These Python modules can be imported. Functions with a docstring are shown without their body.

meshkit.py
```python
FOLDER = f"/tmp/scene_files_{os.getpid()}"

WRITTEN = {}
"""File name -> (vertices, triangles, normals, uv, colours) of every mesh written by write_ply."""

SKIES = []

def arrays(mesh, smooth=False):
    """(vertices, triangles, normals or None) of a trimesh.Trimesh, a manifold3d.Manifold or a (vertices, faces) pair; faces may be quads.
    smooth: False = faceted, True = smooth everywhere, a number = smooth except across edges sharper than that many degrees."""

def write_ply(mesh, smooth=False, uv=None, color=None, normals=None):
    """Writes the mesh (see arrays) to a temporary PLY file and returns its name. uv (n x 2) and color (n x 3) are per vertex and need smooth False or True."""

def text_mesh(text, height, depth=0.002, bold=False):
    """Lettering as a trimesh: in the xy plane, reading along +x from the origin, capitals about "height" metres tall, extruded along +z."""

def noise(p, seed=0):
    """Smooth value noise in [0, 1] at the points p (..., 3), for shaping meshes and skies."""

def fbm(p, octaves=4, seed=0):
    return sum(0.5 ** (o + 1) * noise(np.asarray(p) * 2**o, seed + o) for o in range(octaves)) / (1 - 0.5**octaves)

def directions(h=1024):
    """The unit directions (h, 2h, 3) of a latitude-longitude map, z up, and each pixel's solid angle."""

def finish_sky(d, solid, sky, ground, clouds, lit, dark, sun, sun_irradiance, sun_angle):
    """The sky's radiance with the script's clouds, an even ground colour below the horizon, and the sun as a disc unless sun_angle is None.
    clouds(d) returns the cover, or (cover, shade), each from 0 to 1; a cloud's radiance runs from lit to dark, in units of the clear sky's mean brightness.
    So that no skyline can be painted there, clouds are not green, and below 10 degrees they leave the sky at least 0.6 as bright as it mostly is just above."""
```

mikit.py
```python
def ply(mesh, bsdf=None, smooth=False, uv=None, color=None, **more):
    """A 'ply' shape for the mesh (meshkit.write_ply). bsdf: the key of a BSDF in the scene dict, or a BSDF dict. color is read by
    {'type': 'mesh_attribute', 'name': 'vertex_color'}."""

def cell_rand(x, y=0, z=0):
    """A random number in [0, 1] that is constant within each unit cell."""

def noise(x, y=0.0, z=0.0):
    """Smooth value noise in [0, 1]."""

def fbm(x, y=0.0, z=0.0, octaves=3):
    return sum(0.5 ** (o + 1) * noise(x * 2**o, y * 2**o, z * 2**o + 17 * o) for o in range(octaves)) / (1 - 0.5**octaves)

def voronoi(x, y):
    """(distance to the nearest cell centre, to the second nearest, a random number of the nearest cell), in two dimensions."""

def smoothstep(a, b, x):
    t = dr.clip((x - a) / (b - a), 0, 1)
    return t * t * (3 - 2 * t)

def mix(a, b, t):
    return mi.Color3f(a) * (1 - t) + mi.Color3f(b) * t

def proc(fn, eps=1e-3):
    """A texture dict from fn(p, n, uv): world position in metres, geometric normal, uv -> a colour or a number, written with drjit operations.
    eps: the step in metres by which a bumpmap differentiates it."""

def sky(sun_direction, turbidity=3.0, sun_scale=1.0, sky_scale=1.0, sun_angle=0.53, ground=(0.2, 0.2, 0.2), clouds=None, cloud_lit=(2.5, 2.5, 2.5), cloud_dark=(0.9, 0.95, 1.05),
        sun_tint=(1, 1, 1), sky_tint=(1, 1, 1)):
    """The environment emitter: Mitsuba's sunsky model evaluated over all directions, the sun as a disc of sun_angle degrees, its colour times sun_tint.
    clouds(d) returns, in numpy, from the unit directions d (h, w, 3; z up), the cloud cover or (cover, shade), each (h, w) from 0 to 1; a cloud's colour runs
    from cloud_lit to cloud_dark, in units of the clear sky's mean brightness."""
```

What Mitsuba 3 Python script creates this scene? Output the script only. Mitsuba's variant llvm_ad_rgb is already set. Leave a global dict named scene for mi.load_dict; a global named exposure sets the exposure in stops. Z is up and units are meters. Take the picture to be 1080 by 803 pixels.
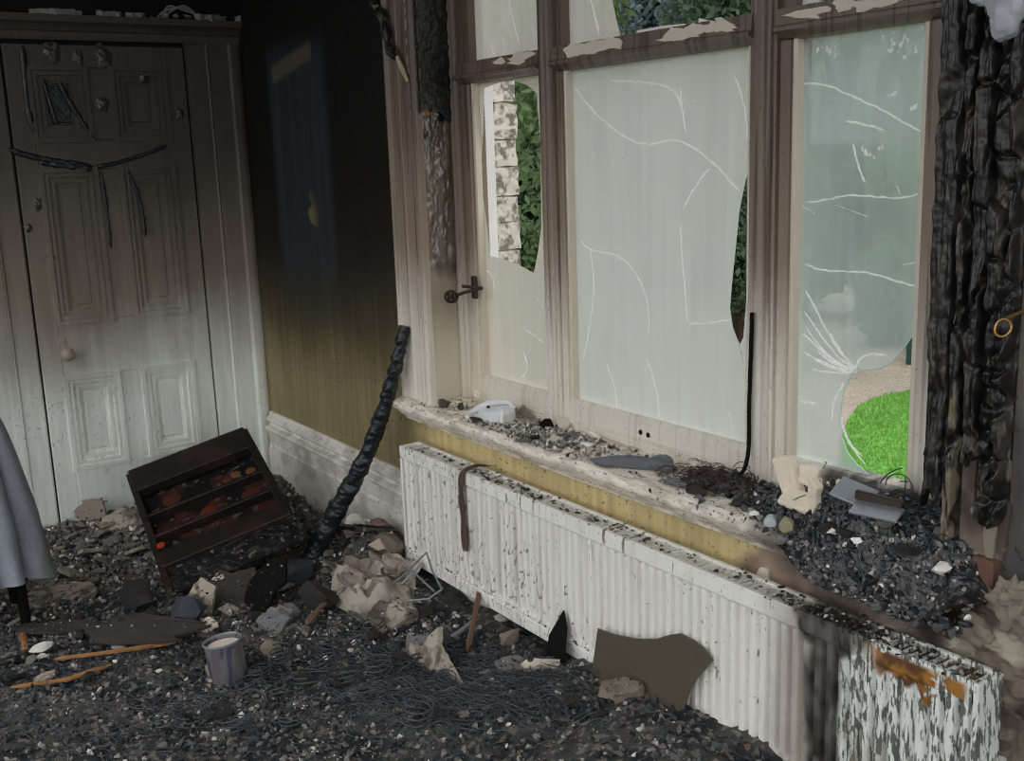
import math, random
import numpy as np, trimesh, drjit as dr, mitsuba as mi
import shapely.geometry as sg
from shapely import affinity
from scipy.spatial import ConvexHull
import mikit, meshkit
from mikit import noise, fbm, voronoi, smoothstep, mix, cell_rand

T = mi.ScalarTransform4f
scene, labels = {}, {}
# ------------------------------------------------------------------ camera, sky, exposure
exposure = 2.92
EYE = np.array([0.0, 0.0, 1.6])
FOC = 1141.1
yaw, pitch, roll = np.radians([56.152, 11.758, 2.027])
_f = np.array([-math.sin(yaw) * math.cos(pitch), math.cos(yaw) * math.cos(pitch), -math.sin(pitch)])
_r = np.array([math.cos(yaw), math.sin(yaw), 0.0])
_d = np.cross(_f, _r)
RGT = math.cos(roll) * _r + math.sin(roll) * _d
DWN = -math.sin(roll) * _r + math.cos(roll) * _d
_m = np.eye(4)
_m[:3, 0], _m[:3, 1], _m[:3, 2], _m[:3, 3] = -RGT, -DWN, _f, EYE
scene['camera'] = {'type': 'perspective', 'fov': 2 * math.degrees(math.atan(540 / FOC)), 'fov_axis': 'x',
                   'near_clip': 0.05, 'far_clip': 200.0, 'to_world': T(_m)}


def clouds(d):
    n = meshkit.fbm(d * np.array([2.2, 2.2, 5.0]) + 3.1, 4, 5)
    return 0.97 + 0 * n, np.clip(1.3 * n - 0.3, 0, 1)


scene['sky'] = mikit.sky((0.2, -0.5, 0.8), turbidity=4.0, sun_scale=0.0, sky_scale=1.0, clouds=clouds,
                         cloud_lit=(2.1, 2.1, 2.12), cloud_dark=(1.55, 1.6, 1.7), ground=(0.2, 0.2, 0.18))


# ------------------------------------------------------------------ places: the ray of a measured point meets a real plane
def ray(px, py):
    return RGT * ((px - 540) / FOC) + DWN * ((py - 401.5) / FOC) + _f


def on_y(px, py, y):
    d = ray(px, py)
    return EYE + d * (y / d[1])


def on_x(px, py, x):
    d = ray(px, py)
    return EYE + d * (x / d[0])


def on_z(px, py, z):
    d = ray(px, py)
    return EYE + d * ((z - 1.6) / d[2])


def sst(a, b, x):
    t = np.clip((x - a) / (b - a), 0, 1)
    return t * t * (3 - 2 * t)


def bed_height(x, y):
    """The height of the bed of rubble above the boards."""
    x, y = np.asarray(x, float), np.asarray(y, float)
    h = 0.05 + 0 * x
    h = h + 0.13 * np.exp(-((x + 3.62) / 0.3) ** 2 - ((y - 1.82) / 0.22) ** 2)
    h = h + 0.10 * sst(-2.75, -1.75, x) * sst(0.95, 1.7, y)
    h = h + 0.045 * sst(-3.3, -2.2, x)
    h = h + 0.05 * sst(-4.3, -4.9, x) * sst(1.0, 1.6, y)
    p = np.stack([x, y, 0 * x], -1)
    h = h + 0.06 * (meshkit.fbm(p * 3.0, 3, 1) - 0.5) + 0.035 * (meshkit.fbm(p * 14.0, 3, 2) - 0.5)
    return h


def ground(px, py):
    z = 0.1
    for _ in range(12):
        p = on_z(px, py, z)
        z = 0.5 * z + 0.5 * float(bed_height(p[0], p[1]))
    return np.array([p[0], p[1], z])


def mpp(p):
    return float((np.asarray(p) - EYE) @ _f) / FOC


# ------------------------------------------------------------------ colours
def A(r, g, b, k=1.0):
    c = np.array([r, g, b]) / 255.0
    c = np.where(c <= 0.04045, c / 12.92, ((c + 0.055) / 1.055) ** 2.4)
    return [float(v) for v in np.clip(c * k, 0.003, 0.92)]


def C3(c):
    return mi.Color3f(*c)


def rgb(c):
    return {'type': 'rgb', 'value': c}


def mat(key, color, rough=0.8, spec=0.3, bump=None, bump_scale=1.0, **kw):
    b = {'type': 'principled', 'base_color': color if isinstance(color, dict) else rgb(color), 'roughness': rough, 'specular': spec, **kw}
    if bump is not None:
        b = {'type': 'bumpmap', 'arbitrary': mikit.proc(bump, 1e-3), 'scale': bump_scale, 'bsdf': b}
    scene[key] = {'type': 'twosided', 'bsdf': b}
    return key


VC = {'type': 'mesh_attribute', 'name': 'vertex_color'}


def paint_tone(z, n):
    """White gloss paint, smoked from above: pale low down, brown and then dark above."""
    a = smoothstep(0.50, 1.12, z + n)
    b = smoothstep(0.95, 1.75, z + n)
    c = mix(C3(A(206, 210, 201, 1.28)), C3(A(128, 117, 104, 1.0)), a)
    return mix(c, C3(A(66, 60, 53, 1.0)), b)


def door_color(p, n, uv):
    k = 0.42 * (fbm(p.y * 2.6, p.z * 1.3, 3.0) - 0.5) + 0.10 * (fbm(p.y * 34, p.z * 1.6, 1.0) - 0.5)
    c = paint_tone(p.z, k)
    c = c * (0.88 + 0.24 * fbm(p.y * 60, p.z * 6, 5.0))
    speck = smoothstep(0.84, 0.92, noise(p.y * 190, p.z * 150)) * smoothstep(0.40, 0.65, fbm(p.y * 4, p.z * 4, 9))
    return mix(c, C3(A(52, 48, 42)), speck * 0.75)


def frame_color(p, n, uv):
    k = 0.30 * (fbm(p.x * 4, p.z * 1.1, 3.0) - 0.5) + 0.10 * (fbm(p.x * 55, p.z * 2, p.y * 55) - 0.5)
    z = p.z + k
    a, b = smoothstep(0.84, 1.36, z), smoothstep(1.25, 1.95, z)
    c = mix(C3(A(210, 204, 190, 1.1)), C3(A(140, 122, 106)), a)
    c = mix(c, C3(A(104, 90, 78)), b)
    streak = smoothstep(0.56, 0.72, fbm(p.x * 90 + p.y * 70, p.z * 2.2, 2.0)) * (0.15 + 0.6 * a)
    c = mix(c, C3(A(66, 56, 48)), streak)
    speck = smoothstep(0.82, 0.92, noise(p.x * 240, p.z * 200, p.y * 240)) * 0.6
    c = mix(c, C3(A(50, 44, 38)), speck)
    burnt = smoothstep(-1.80, -1.66, p.x + 0.08 * (fbm(p.x * 30, p.z * 30, 1) - 0.5)) * smoothstep(0.835, 0.80, p.z + 0.03 * (fbm(p.x * 40, p.z * 40, 4) - 0.5))
    return mix(c, C3(A(40, 36, 33)), burnt * 0.92)


def jamb_color(p, n, uv):
    k = 0.14 * (fbm(p.y * 12, p.z * 5, 3.0) - 0.5)
    z = p.z + k
    c = mix(C3(A(206, 198, 184, 1.1)), C3(A(158, 143, 128)), smoothstep(0.8, 1.15, z))
    c = mix(c, C3(A(104, 94, 84)), smoothstep(1.17, 1.24, z))
    c = mix(c, C3(A(74, 66, 58)), smoothstep(0.5, 0.7, fbm(p.y * 30, p.z * 4, 8.0)) * smoothstep(1.2, 1.3, z))
    return mix(c, C3(A(20, 22, 25)), smoothstep(1.72, 1.75, z + 0.22 * (noise(p.y * 22, p.z * 9) - 0.5)))


def trim_color(p, n, uv):
    c = mix(C3(A(200, 197, 187, 1.25)), C3(A(186, 182, 170)), smoothstep(0.35, 0.75, fbm(p.x * 14, p.z * 14, p.y * 9)))
    speck = smoothstep(0.72, 0.84, noise(p.x * 160, p.z * 170, p.y * 160)) * (0.15 + 0.5 * smoothstep(0.4, 0.7, fbm(p.x * 5, p.z * 5, 2)))
    return mix(c, C3(A(60, 55, 48)), speck)


def sill_color(p, n, uv):
    c = mix(C3(A(220, 212, 198, 1.2)), C3(A(198, 187, 171)), smoothstep(0.35, 0.7, fbm(p.x * 20, p.y * 50, p.z * 40)))
    speck = smoothstep(0.76, 0.84, noise(p.x * 150, p.y * 150, p.z * 120)) * 0.7
    c = mix(c, C3(A(72, 62, 52)), speck)
    soot = smoothstep(-1.85, -1.45, p.x + 0.5 * (fbm(p.x * 9, p.y * 9, 4) - 0.5))
    return mix(c, C3(A(48, 42, 38)), soot * 0.9)


def wall_color(p, n, uv):
    z = p.z + 0.30 * (fbm(p.x * 2.2, p.z * 1.2, 3) - 0.5) + 0.07 * (fbm(p.x * 30, p.z * 1.2, 1) - 0.5)
    left = smoothstep(-3.35, -3.55, p.x)
    low = mix(C3(A(186, 169, 122, 1.08)), C3(A(134, 121, 87)), left)
    c = mix(low, C3(A(72, 64, 44)), smoothstep(0.55, 0.95, z))
    c = mix(c, C3(A(30, 26, 20)), smoothstep(0.80, 1.25, z))
    c = mix(c, C3(A(14, 12, 11)), smoothstep(1.15, 1.6, z))
    c = c * (0.75 + 0.5 * fbm(p.x * 45, p.z * 3.0, 6))
    # a tall bluish-grey strip mixed over the wall colour, uneven in strength
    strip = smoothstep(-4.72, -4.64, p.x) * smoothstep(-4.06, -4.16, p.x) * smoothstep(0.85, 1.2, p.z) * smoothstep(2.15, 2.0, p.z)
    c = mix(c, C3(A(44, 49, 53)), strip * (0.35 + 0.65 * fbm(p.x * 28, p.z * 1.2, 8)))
    patch = smoothstep(0.52, 0.62, fbm(p.x * 7, p.z * 7, 11)) * smoothstep(0.16, 0.04, dr.sqrt(dr.square((p.x + 4.38) * 1.0) + dr.square((p.z - 1.36) * 0.9)))
    patch2 = smoothstep(0.05, 0.02, dr.abs(p.z - 2.01 - 0.16 * (p.x + 4.45))) * smoothstep(-4.66, -4.62, p.x) * smoothstep(-4.2, -4.24, p.x)
    c = mix(c, C3(A(104, 98, 74)), dr.minimum(patch + 0.45 * patch2, 1) * 0.8)
    # bare pink-brown plaster where the paper has burnt away, then grey smoked plaster
    edge = p.x + 0.30 * (fbm(p.x * 6, p.z * 6, 5) - 0.5) - 0.35 * (p.z - 0.6)
    bare = smoothstep(-1.86, -1.80, edge) * smoothstep(1.2, 0.8, p.z)
    plaster = mix(C3(A(150, 128, 112)), C3(A(96, 86, 76)), smoothstep(0.4, 0.7, fbm(p.x * 8, p.z * 8, 2)))
    c = mix(c, plaster, bare)
    right = smoothstep(-1.20, -1.10, p.x)
    grey = mix(C3(A(104, 96, 88)), C3(A(74, 72, 72)), smoothstep(0.40, 0.6, fbm(p.x * 5, p.z * 3, 7)))
    grey = mix(grey, C3(A(126, 96, 70)), 0.7 * smoothstep(0.5, 0.85, fbm(p.x * 9, p.z * 2.5, 13)) * smoothstep(0.9, 1.1, p.z))
    c = mix(c, grey, right)
    spots = smoothstep(0.86, 0.94, noise(p.x * 130, p.z * 130)) * 0.7
    return mix(c, C3(A(40, 34, 26)), spots)


def radiator_color(p, n, uv):
    white = C3(A(212, 211, 203, 1.2))
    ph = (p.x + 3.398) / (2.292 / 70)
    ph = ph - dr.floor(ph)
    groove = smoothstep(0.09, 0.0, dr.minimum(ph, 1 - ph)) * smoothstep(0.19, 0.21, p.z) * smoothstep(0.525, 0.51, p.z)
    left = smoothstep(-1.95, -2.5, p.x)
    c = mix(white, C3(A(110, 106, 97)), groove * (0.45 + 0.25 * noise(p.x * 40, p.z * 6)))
    sp = noise(p.x * 210, p.z * 75)
    dens = smoothstep(0.30, 0.75, fbm(p.x * 5, p.z * 5, 8)) * (0.25 + 0.75 * left)
    c = mix(c, C3(A(66, 62, 54)), smoothstep(0.96 - 0.26 * dens, 1.0 - 0.20 * dens, sp) * 0.7)
    c = mix(c, C3(A(170, 166, 154)), smoothstep(0.45, 0.8, fbm(p.x * 60, p.z * 3, 4)) * (0.2 + 0.25 * left))
    drip = smoothstep(0.80, 0.86, noise(p.x * 120, p.z * 9)) * smoothstep(0.44, 0.58, p.z) * smoothstep(0.4, 0.6, noise(p.x * 5, 3.0))
    c = mix(c, C3(A(52, 46, 40)), drip * 0.8)
    w = 0.05 * (fbm(p.x * 20, p.z * 12, 3) - 0.5)
    c = mix(c, C3(A(150, 138, 126)), smoothstep(-1.68, -1.54, p.x + w) * 0.75)
    lean = 0.55 * dr.maximum(p.z - 0.50, 0)
    band = smoothstep(-1.53, -1.50, p.x + w + lean) * smoothstep(-1.40, -1.44, p.x + w - 2.2 * lean)
    fl = fbm(p.x * 210 + p.y * 120, p.z * 46 + p.y * 90, 9, 4)
    flake = mix(C3(A(208, 211, 205, 1.15)), C3(A(96, 100, 96)), smoothstep(0.46, 0.64, fl + 0.25 * (fbm(p.x * 40, p.z * 14, 5) - 0.5)))
    flake = mix(flake, C3(A(120, 112, 92)), smoothstep(0.5, 0.7, fbm(p.x * 30, p.z * 10, 12)) * 0.55 * smoothstep(0.5, 0.25, p.z))
    c = mix(c, flake, smoothstep(-1.45, -1.41, p.x + w))
    c = mix(c, C3(A(42, 40, 38)), band * (0.72 + 0.28 * noise(p.x * 60, p.z * 40)))
    run = 0.17 * smoothstep(0.35, 0.95, noise(p.x * 34, 1.0)) * smoothstep(-1.30, -1.22, p.x) + 0.02 * (fbm(p.x * 60, p.z * 30) - 0.5)
    rust = smoothstep(-1.385, -1.30, p.x + w) * smoothstep(-1.106, -1.13, p.x) * smoothstep(0.515 - run, 0.53 - run, p.z + 0.03 * smoothstep(-1.25, -1.40, p.x)) * smoothstep(0.574, 0.562, p.z)
    rustc = mix(C3(A(156, 108, 46)), C3(A(92, 62, 38)), smoothstep(0.35, 0.65, fbm(p.x * 30, p.z * 30)))
    return mix(c, rustc, rust * smoothstep(0.30, 0.45, fbm(p.x * 26, p.z * 40, 6)))


def wood_char_color(p, n, uv):
    c = mix(C3(A(22, 22, 23)), C3(A(52, 52, 52)), smoothstep(0.5, 0.75, fbm(p.x * 40, p.y * 40, p.z * 40)))
    ash = smoothstep(0.74, 0.82, noise(p.x * 70, p.y * 70, p.z * 25))
    return mix(c, C3(A(120, 112, 98)), ash * 0.7)


def post_color(p, n, uv):
    c = mix(C3(A(20, 19, 19)), C3(A(58, 55, 52)), smoothstep(0.45, 0.8, fbm(p.x * 90, p.z * 14, 2)))
    ash = smoothstep(0.60, 0.74, fbm(p.x * 120, p.z * 16, 7)) * smoothstep(1.75, 1.35, p.z) * smoothstep(0.45, 0.6, fbm(p.x * 30, p.z * 4, 2))
    return mix(c, C3(A(130, 118, 98)), ash * 0.7)


def bump_char(p, n, uv):
    return 0.004 * fbm(p.x * 60, p.y * 60 + p.z * 60, p.z * 30)


def bump_blister(p, n, uv):
    up = smoothstep(1.18, 1.24, p.z)
    return (0.010 * fbm(p.y * 26, p.z * 12, 2) + 0.004 * noise(p.y * 90, p.z * 60)) * up + 0.0006 * noise(p.y * 60, p.z * 60)


def bump_paint(p, n, uv):
    return 0.0015 * fbm(p.x * 60 + p.y * 60, p.z * 7, p.y * 30)


def bump_plaster(p, n, uv):
    return 0.004 * fbm(p.x * 35, p.z * 35, p.y * 35)


mat('m_door', mikit.proc(door_color), 0.55, 0.35, bump_paint, 0.7)
mat('m_frame', mikit.proc(frame_color), 0.42, 0.4, bump_paint, 1.0)
mat('m_jamb', mikit.proc(jamb_color), 0.16, 0.7, bump_blister, 1.3)
mat('m_blister', A(52, 47, 42), 0.25, 0.6, bump_char, 0.8)
mat('m_trim', mikit.proc(trim_color), 0.5, 0.35)
mat('m_sill', mikit.proc(sill_color), 0.5, 0.35, bump_plaster, 0.4)
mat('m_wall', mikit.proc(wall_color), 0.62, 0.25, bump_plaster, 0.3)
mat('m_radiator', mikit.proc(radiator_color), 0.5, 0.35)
mat('m_char', mikit.proc(wood_char_color), 0.45, 0.45, bump_char, 1.0)
mat('m_char_fine', A(26, 28, 31), 0.36, 0.5, lambda p, n, uv: 0.004 * fbm(p.x * 70, p.y * 90, p.z * 90), 1.0)
mat('m_post', mikit.proc(post_color), 0.38, 0.5, bump_char, 0.7)
mat('m_black', A(17, 16, 15), 0.85, 0.15)
mat('m_soot_wall', A(16, 16, 15), 0.7, 0.2)
mat('m_white', A(222, 220, 212, 1.1), 0.5, 0.4)
mat('m_white_out', A(242, 242, 240, 1.1), 0.7, 0.2)
mat('m_cream', A(204, 194, 178, 1.1), 0.7, 0.3)
mat('m_ash', A(118, 118, 118), 0.9, 0.2)
mat('m_grit', VC, 0.75, 0.3)
mat('m_gloss_grit', VC, 0.35, 0.5)
mat('m_brass', A(176, 140, 84), 0.35, 0.5, metallic=0.8)
mat('m_iron', A(62, 52, 44), 0.5, 0.5, metallic=0.5)
mat('m_wire', A(70, 74, 79), 0.45, 0.5, metallic=0.3)
mat('m_steel', A(150, 154, 160), 0.4, 0.5, metallic=0.6)


# ------------------------------------------------------------------ helpers for shapes
def numbered(name):
    if name not in labels and name not in scene:
        return name
    k = 1
    while f'{name}_{k:03d}' in labels or f'{name}_{k:03d}' in scene:
        k += 1
    return f'{name}_{k:03d}'


def tag(key, label=None, cat=None, group=None, kind=None):
    e = labels.setdefault(key, {})
    for k, v in (('label', label), ('category', cat), ('group', group), ('kind', kind)):
        if v:
            e[k] = v
    return key


def thing(name, label=None, cat=None, group=None, kind=None):
    return tag(numbered(name), label, cat, group, kind)


def put(key, shape):
    scene[key] = shape
    return key


def obj(name, mesh, m, parent=None, label=None, smooth=False, color=None, **kw):
    key = numbered((parent + '__' if parent else '') + name)
    scene[key] = mikit.ply(mesh, m, smooth, color=color, **kw)
    labels.setdefault(key, {})
    if label:
        labels[key]['label'] = label
    return key


def solo(name, mesh, m, label, cat, group=None, kind=None, smooth=False, color=None):
    key = numbered(name)
    scene[key] = mikit.ply(mesh, m, smooth, color=color)
    return tag(key, label, cat, group, kind)


def struct(name, mesh, m, smooth=False):
    scene[name] = mikit.ply(mesh, m, smooth)
    labels[name] = {'kind': 'structure'}
    return name


def box(x0, x1, y0, y1, z0, z1, c=0.0):
    m = trimesh.creation.box([x1 - x0, y1 - y0, z1 - z0])
    m.apply_translation([(x0 + x1) / 2, (y0 + y1) / 2, (z0 + z1) / 2])
    if c > 0:
        v = []
        for sx in (0, 1):
            for sy in (0, 1):
                for sz in (0, 1):
                    p = np.array([x1 if sx else x0, y1 if sy else y0, z1 if sz else z0])
                    s = np.array([-1 if sx else 1, -1 if sy else 1, -1 if sz else 1]) * c
                    v += [p + s * [0, 1, 1], p + s * [1, 0, 1], p + s * [1, 1, 0]]
        m = hull(np.array(v))
    return m


def hull(pts):
    h = ConvexHull(pts)
    m = trimesh.Trimesh(pts, h.simplices, process=False)
    m.remove_unreferenced_vertices()
    cen = m.vertices.mean(0)
    n = m.face_normals
    flip = ((m.triangles_center - cen) * n).sum(1) < 0
    f = m.faces.copy()
    f[flip] = f[flip][:, ::-1]
    return trimesh.Trimesh(m.vertices, f, process=False)


def cat(*ms):
    return trimesh.util.concatenate([m for m in ms])


def extr(poly, depth, frame):
    """A shapely polygon extruded by depth along the third column of the 4x4 frame."""
    parts = [trimesh.creation.extrude_polygon(g, depth, engine='earcut') for g in getattr(poly, 'geoms', [poly]) if g.area > 1e-9]
    m = cat(*parts)
    m.apply_transform(frame)
    return m


def frame(o, x, y):
    x = np.asarray(x, float) / np.linalg.norm(x)
    y = np.asarray(y, float)
    y = y - x * (x @ y)
    y /= np.linalg.norm(y)
    M = np.eye(4)
    M[:3, 0], M[:3, 1], M[:3, 2], M[:3, 3] = x, y, np.cross(x, y), o
    return M


XZ = lambda y: frame([0, y, 0], [1, 0, 0], [0, 0, 1])          # extrudes towards -y (into the room)
YZ = lambda x: frame([x, 0, 0], [0, 1, 0], [0, 0, 1])          # extrudes towards +x


def profile_x(pts, x0, x1):
    """A moulding: (y, z) profile run from x0 to x1."""
    p = sg.Polygon(pts)
    return extr(p, x1 - x0, frame([x0, 0, 0], [0, 1, 0], [0, 0, 1]))


def profile_z(pts, z0, z1):
    return extr(sg.Polygon(pts), z1 - z0, frame([0, 0, z0], [1, 0, 0], [0, 1, 0]))


def tube(pts, r, sides=6, cap=True):
    p = np.asarray(pts, float)
    r = np.broadcast_to(np.asarray(r, float), (len(p),))
    t = np.gradient(p, axis=0)
    t /= np.linalg.norm(t, axis=1, keepdims=True) + 1e-12
    a = np.zeros_like(p)
    ref = np.array([0, 0, 1.0]) if abs(t[0, 2]) < 0.9 else np.array([1.0, 0, 0])
    for i in range(len(p)):
        ref = ref - t[i] * (ref @ t[i])
        ref /= np.linalg.norm(ref) + 1e-12
        a[i] = ref
    b = np.cross(t, a)
    g = np.arange(sides) * 2 * np.pi / sides
    v = p[:, None] + r[:, None, None] * (np.cos(g)[None, :, None] * a[:, None] + np.sin(g)[None, :, None] * b[:, None])
    v = v.reshape(-1, 3)
    f = []
    for i in range(len(p) - 1):
        for j in range(sides):
            q, w = i * sides + j, i * sides + (j + 1) % sides
            f += [[q, w, w + sides], [q, w + sides, q + sides]]
    if cap:
        for j in range(1, sides - 1):
            f.append([0, j + 1, j])
            e = (len(p) - 1) * sides
            f.append([e, e + j, e + j + 1])
    return trimesh.Trimesh(v, f, process=False)


def curve(pts, n=24):
    from scipy.interpolate import CubicSpline
    p = np.asarray(pts, float)
    s = np.r_[0, np.cumsum(np.linalg.norm(np.diff(p, axis=0), axis=1))]
    return CubicSpline(s, p)(np.linspace(0, s[-1], n))


def lathe(prof, n=32, closed=False):
    """(r, z) profile turned about z."""
    m = trimesh.creation.revolve(np.array(prof, float), sections=n)
    return m


def grid_mesh(P, thick=None, normal=None):
    """A grid of points (nu, nv, 3) as a sheet; with thick, a closed sheet of that thickness."""
    nu, nv = P.shape[:2]
    i, j = np.meshgrid(np.arange(nu - 1), np.arange(nv - 1), indexing='ij')
    a = (i * nv + j).ravel()
    f = np.vstack([np.stack([a, a + nv, a + nv + 1], 1), np.stack([a, a + nv + 1, a + 1], 1)])
    v = P.reshape(-1, 3)
    if thick is None:
        return trimesh.Trimesh(v, f, process=False)
    m = trimesh.Trimesh(v, f, process=False)
    n = np.array(m.vertex_normals)
    v2 = v - n * thick
    k = len(v)
    edge = np.r_[np.arange(nv), (np.arange(1, nu) * nv + nv - 1), ((nu - 1) * nv + np.arange(nv - 2, -1, -1)), (np.arange(nu - 2, 0, -1) * nv)]
    e2 = np.roll(edge, -1)
    side = np.vstack([np.stack([edge, edge + k, e2 + k], 1), np.stack([edge, e2 + k, e2], 1)])
    return trimesh.Trimesh(np.vstack([v, v2]), np.vstack([f, f[:, ::-1] + k, side]), process=False)


def lump(seed, size, n=16):
    """An angular broken piece."""
    rs = np.random.RandomState(seed)
    v = rs.normal(size=(n, 3))
    v /= np.linalg.norm(v, axis=1, keepdims=True)
    v *= rs.uniform(0.75, 1.05, (n, 1))
    return hull(v * np.asarray(size) / 2)


ICO = trimesh.creation.icosphere(subdivisions=3)


def rock(seed, size, rough=0.3, freq=1.6, detail=0.08):
    v = np.array(ICO.vertices)
    k = 1 + rough * (meshkit.fbm(v * freq + seed * 7.3, 3, seed) - 0.5) * 2 + detail * (meshkit.fbm(v * 7 + seed, 2, seed + 3) - 0.5) * 2
    return trimesh.Trimesh(v * k[:, None] * np.asarray(size) / 2, ICO.faces, process=False)


def rugged(seed, size):
    """A broken angular lump with rough faces."""
    m = lump(seed, size, 13).subdivide().subdivide().subdivide()
    v = np.array(m.vertices)
    k = (meshkit.fbm(v * 5 + seed, 3, seed) - .5) * .30 + (meshkit.noise(v * 17 + seed, seed) - .5) * .10
    n = v / np.maximum(np.linalg.norm(v, axis=1, keepdims=True), 1e-6)
    return trimesh.Trimesh(v + n * k[:, None] * min(size), m.faces, process=False)


def slab_poly(seed, w, h, n=11, jag=0.16):
    rs = np.random.RandomState(seed)
    a = np.sort(rs.uniform(0, 2 * np.pi, n) * 0.35 + np.linspace(0, 2 * np.pi, n, endpoint=False) * 1.0)
    r = 1 + rs.uniform(-jag, jag, n)
    p = sg.Polygon(np.stack([np.cos(a) * r * w / 2, np.sin(a) * r * h / 2], 1)).buffer(0)
    return max(getattr(p, 'geoms', [p]), key=lambda g: g.area)


def rough_slab(seed, w, h, t, n=11, jag=0.18):
    """A broken flat piece with a ragged outline and uneven faces, lying in xy."""
    p = slab_poly(seed, w, h, n, jag)
    p = p.segmentize(max(w, h) / 9)
    m = trimesh.creation.extrude_polygon(p, t, engine='earcut')
    m = m.subdivide()
    v = np.array(m.vertices)
    k = meshkit.fbm(v * 40 + seed, 3, seed) - 0.5
    v[:, 2] += k * t * 0.9 - t / 2
    v[:, :2] += (np.stack([meshkit.noise(v * 60 + 9, seed), meshkit.noise(v * 60 + 4, seed + 1)], -1) - 0.5) * t * 0.5
    return trimesh.Trimesh(v, m.faces, process=False)


def place(mesh, pos, rot=(0, 0, 0), scale=1.0):
    m = mesh.copy()
    M = trimesh.transformations.euler_matrix(*rot)
    M[:3, :3] *= scale
    M[:3, 3] = pos
    m.apply_transform(M)
    return m


def xf(pos, rot=(0, 0, 0), scale=1.0):
    M = trimesh.transformations.euler_matrix(*rot)
    M[:3, :3] *= scale
    M[:3, 3] = pos
    return T(M)


def colored(mesh, c, var=0.25, seed=0, freq=40.0):
    v = np.array(mesh.vertices)
    k = 1 + var * 2 * (meshkit.fbm(v * freq, 2, seed) - 0.5)
    return np.clip(np.asarray(c)[None] * k[:, None], 0.003, 0.95)


D, XD, YG = 1.905, -5.0, 2.11          # window wall face, door wall face, glass plane
WL, WR = -3.40, -1.34                  # window opening
SILL = 0.724
CEIL = 2.95
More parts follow.
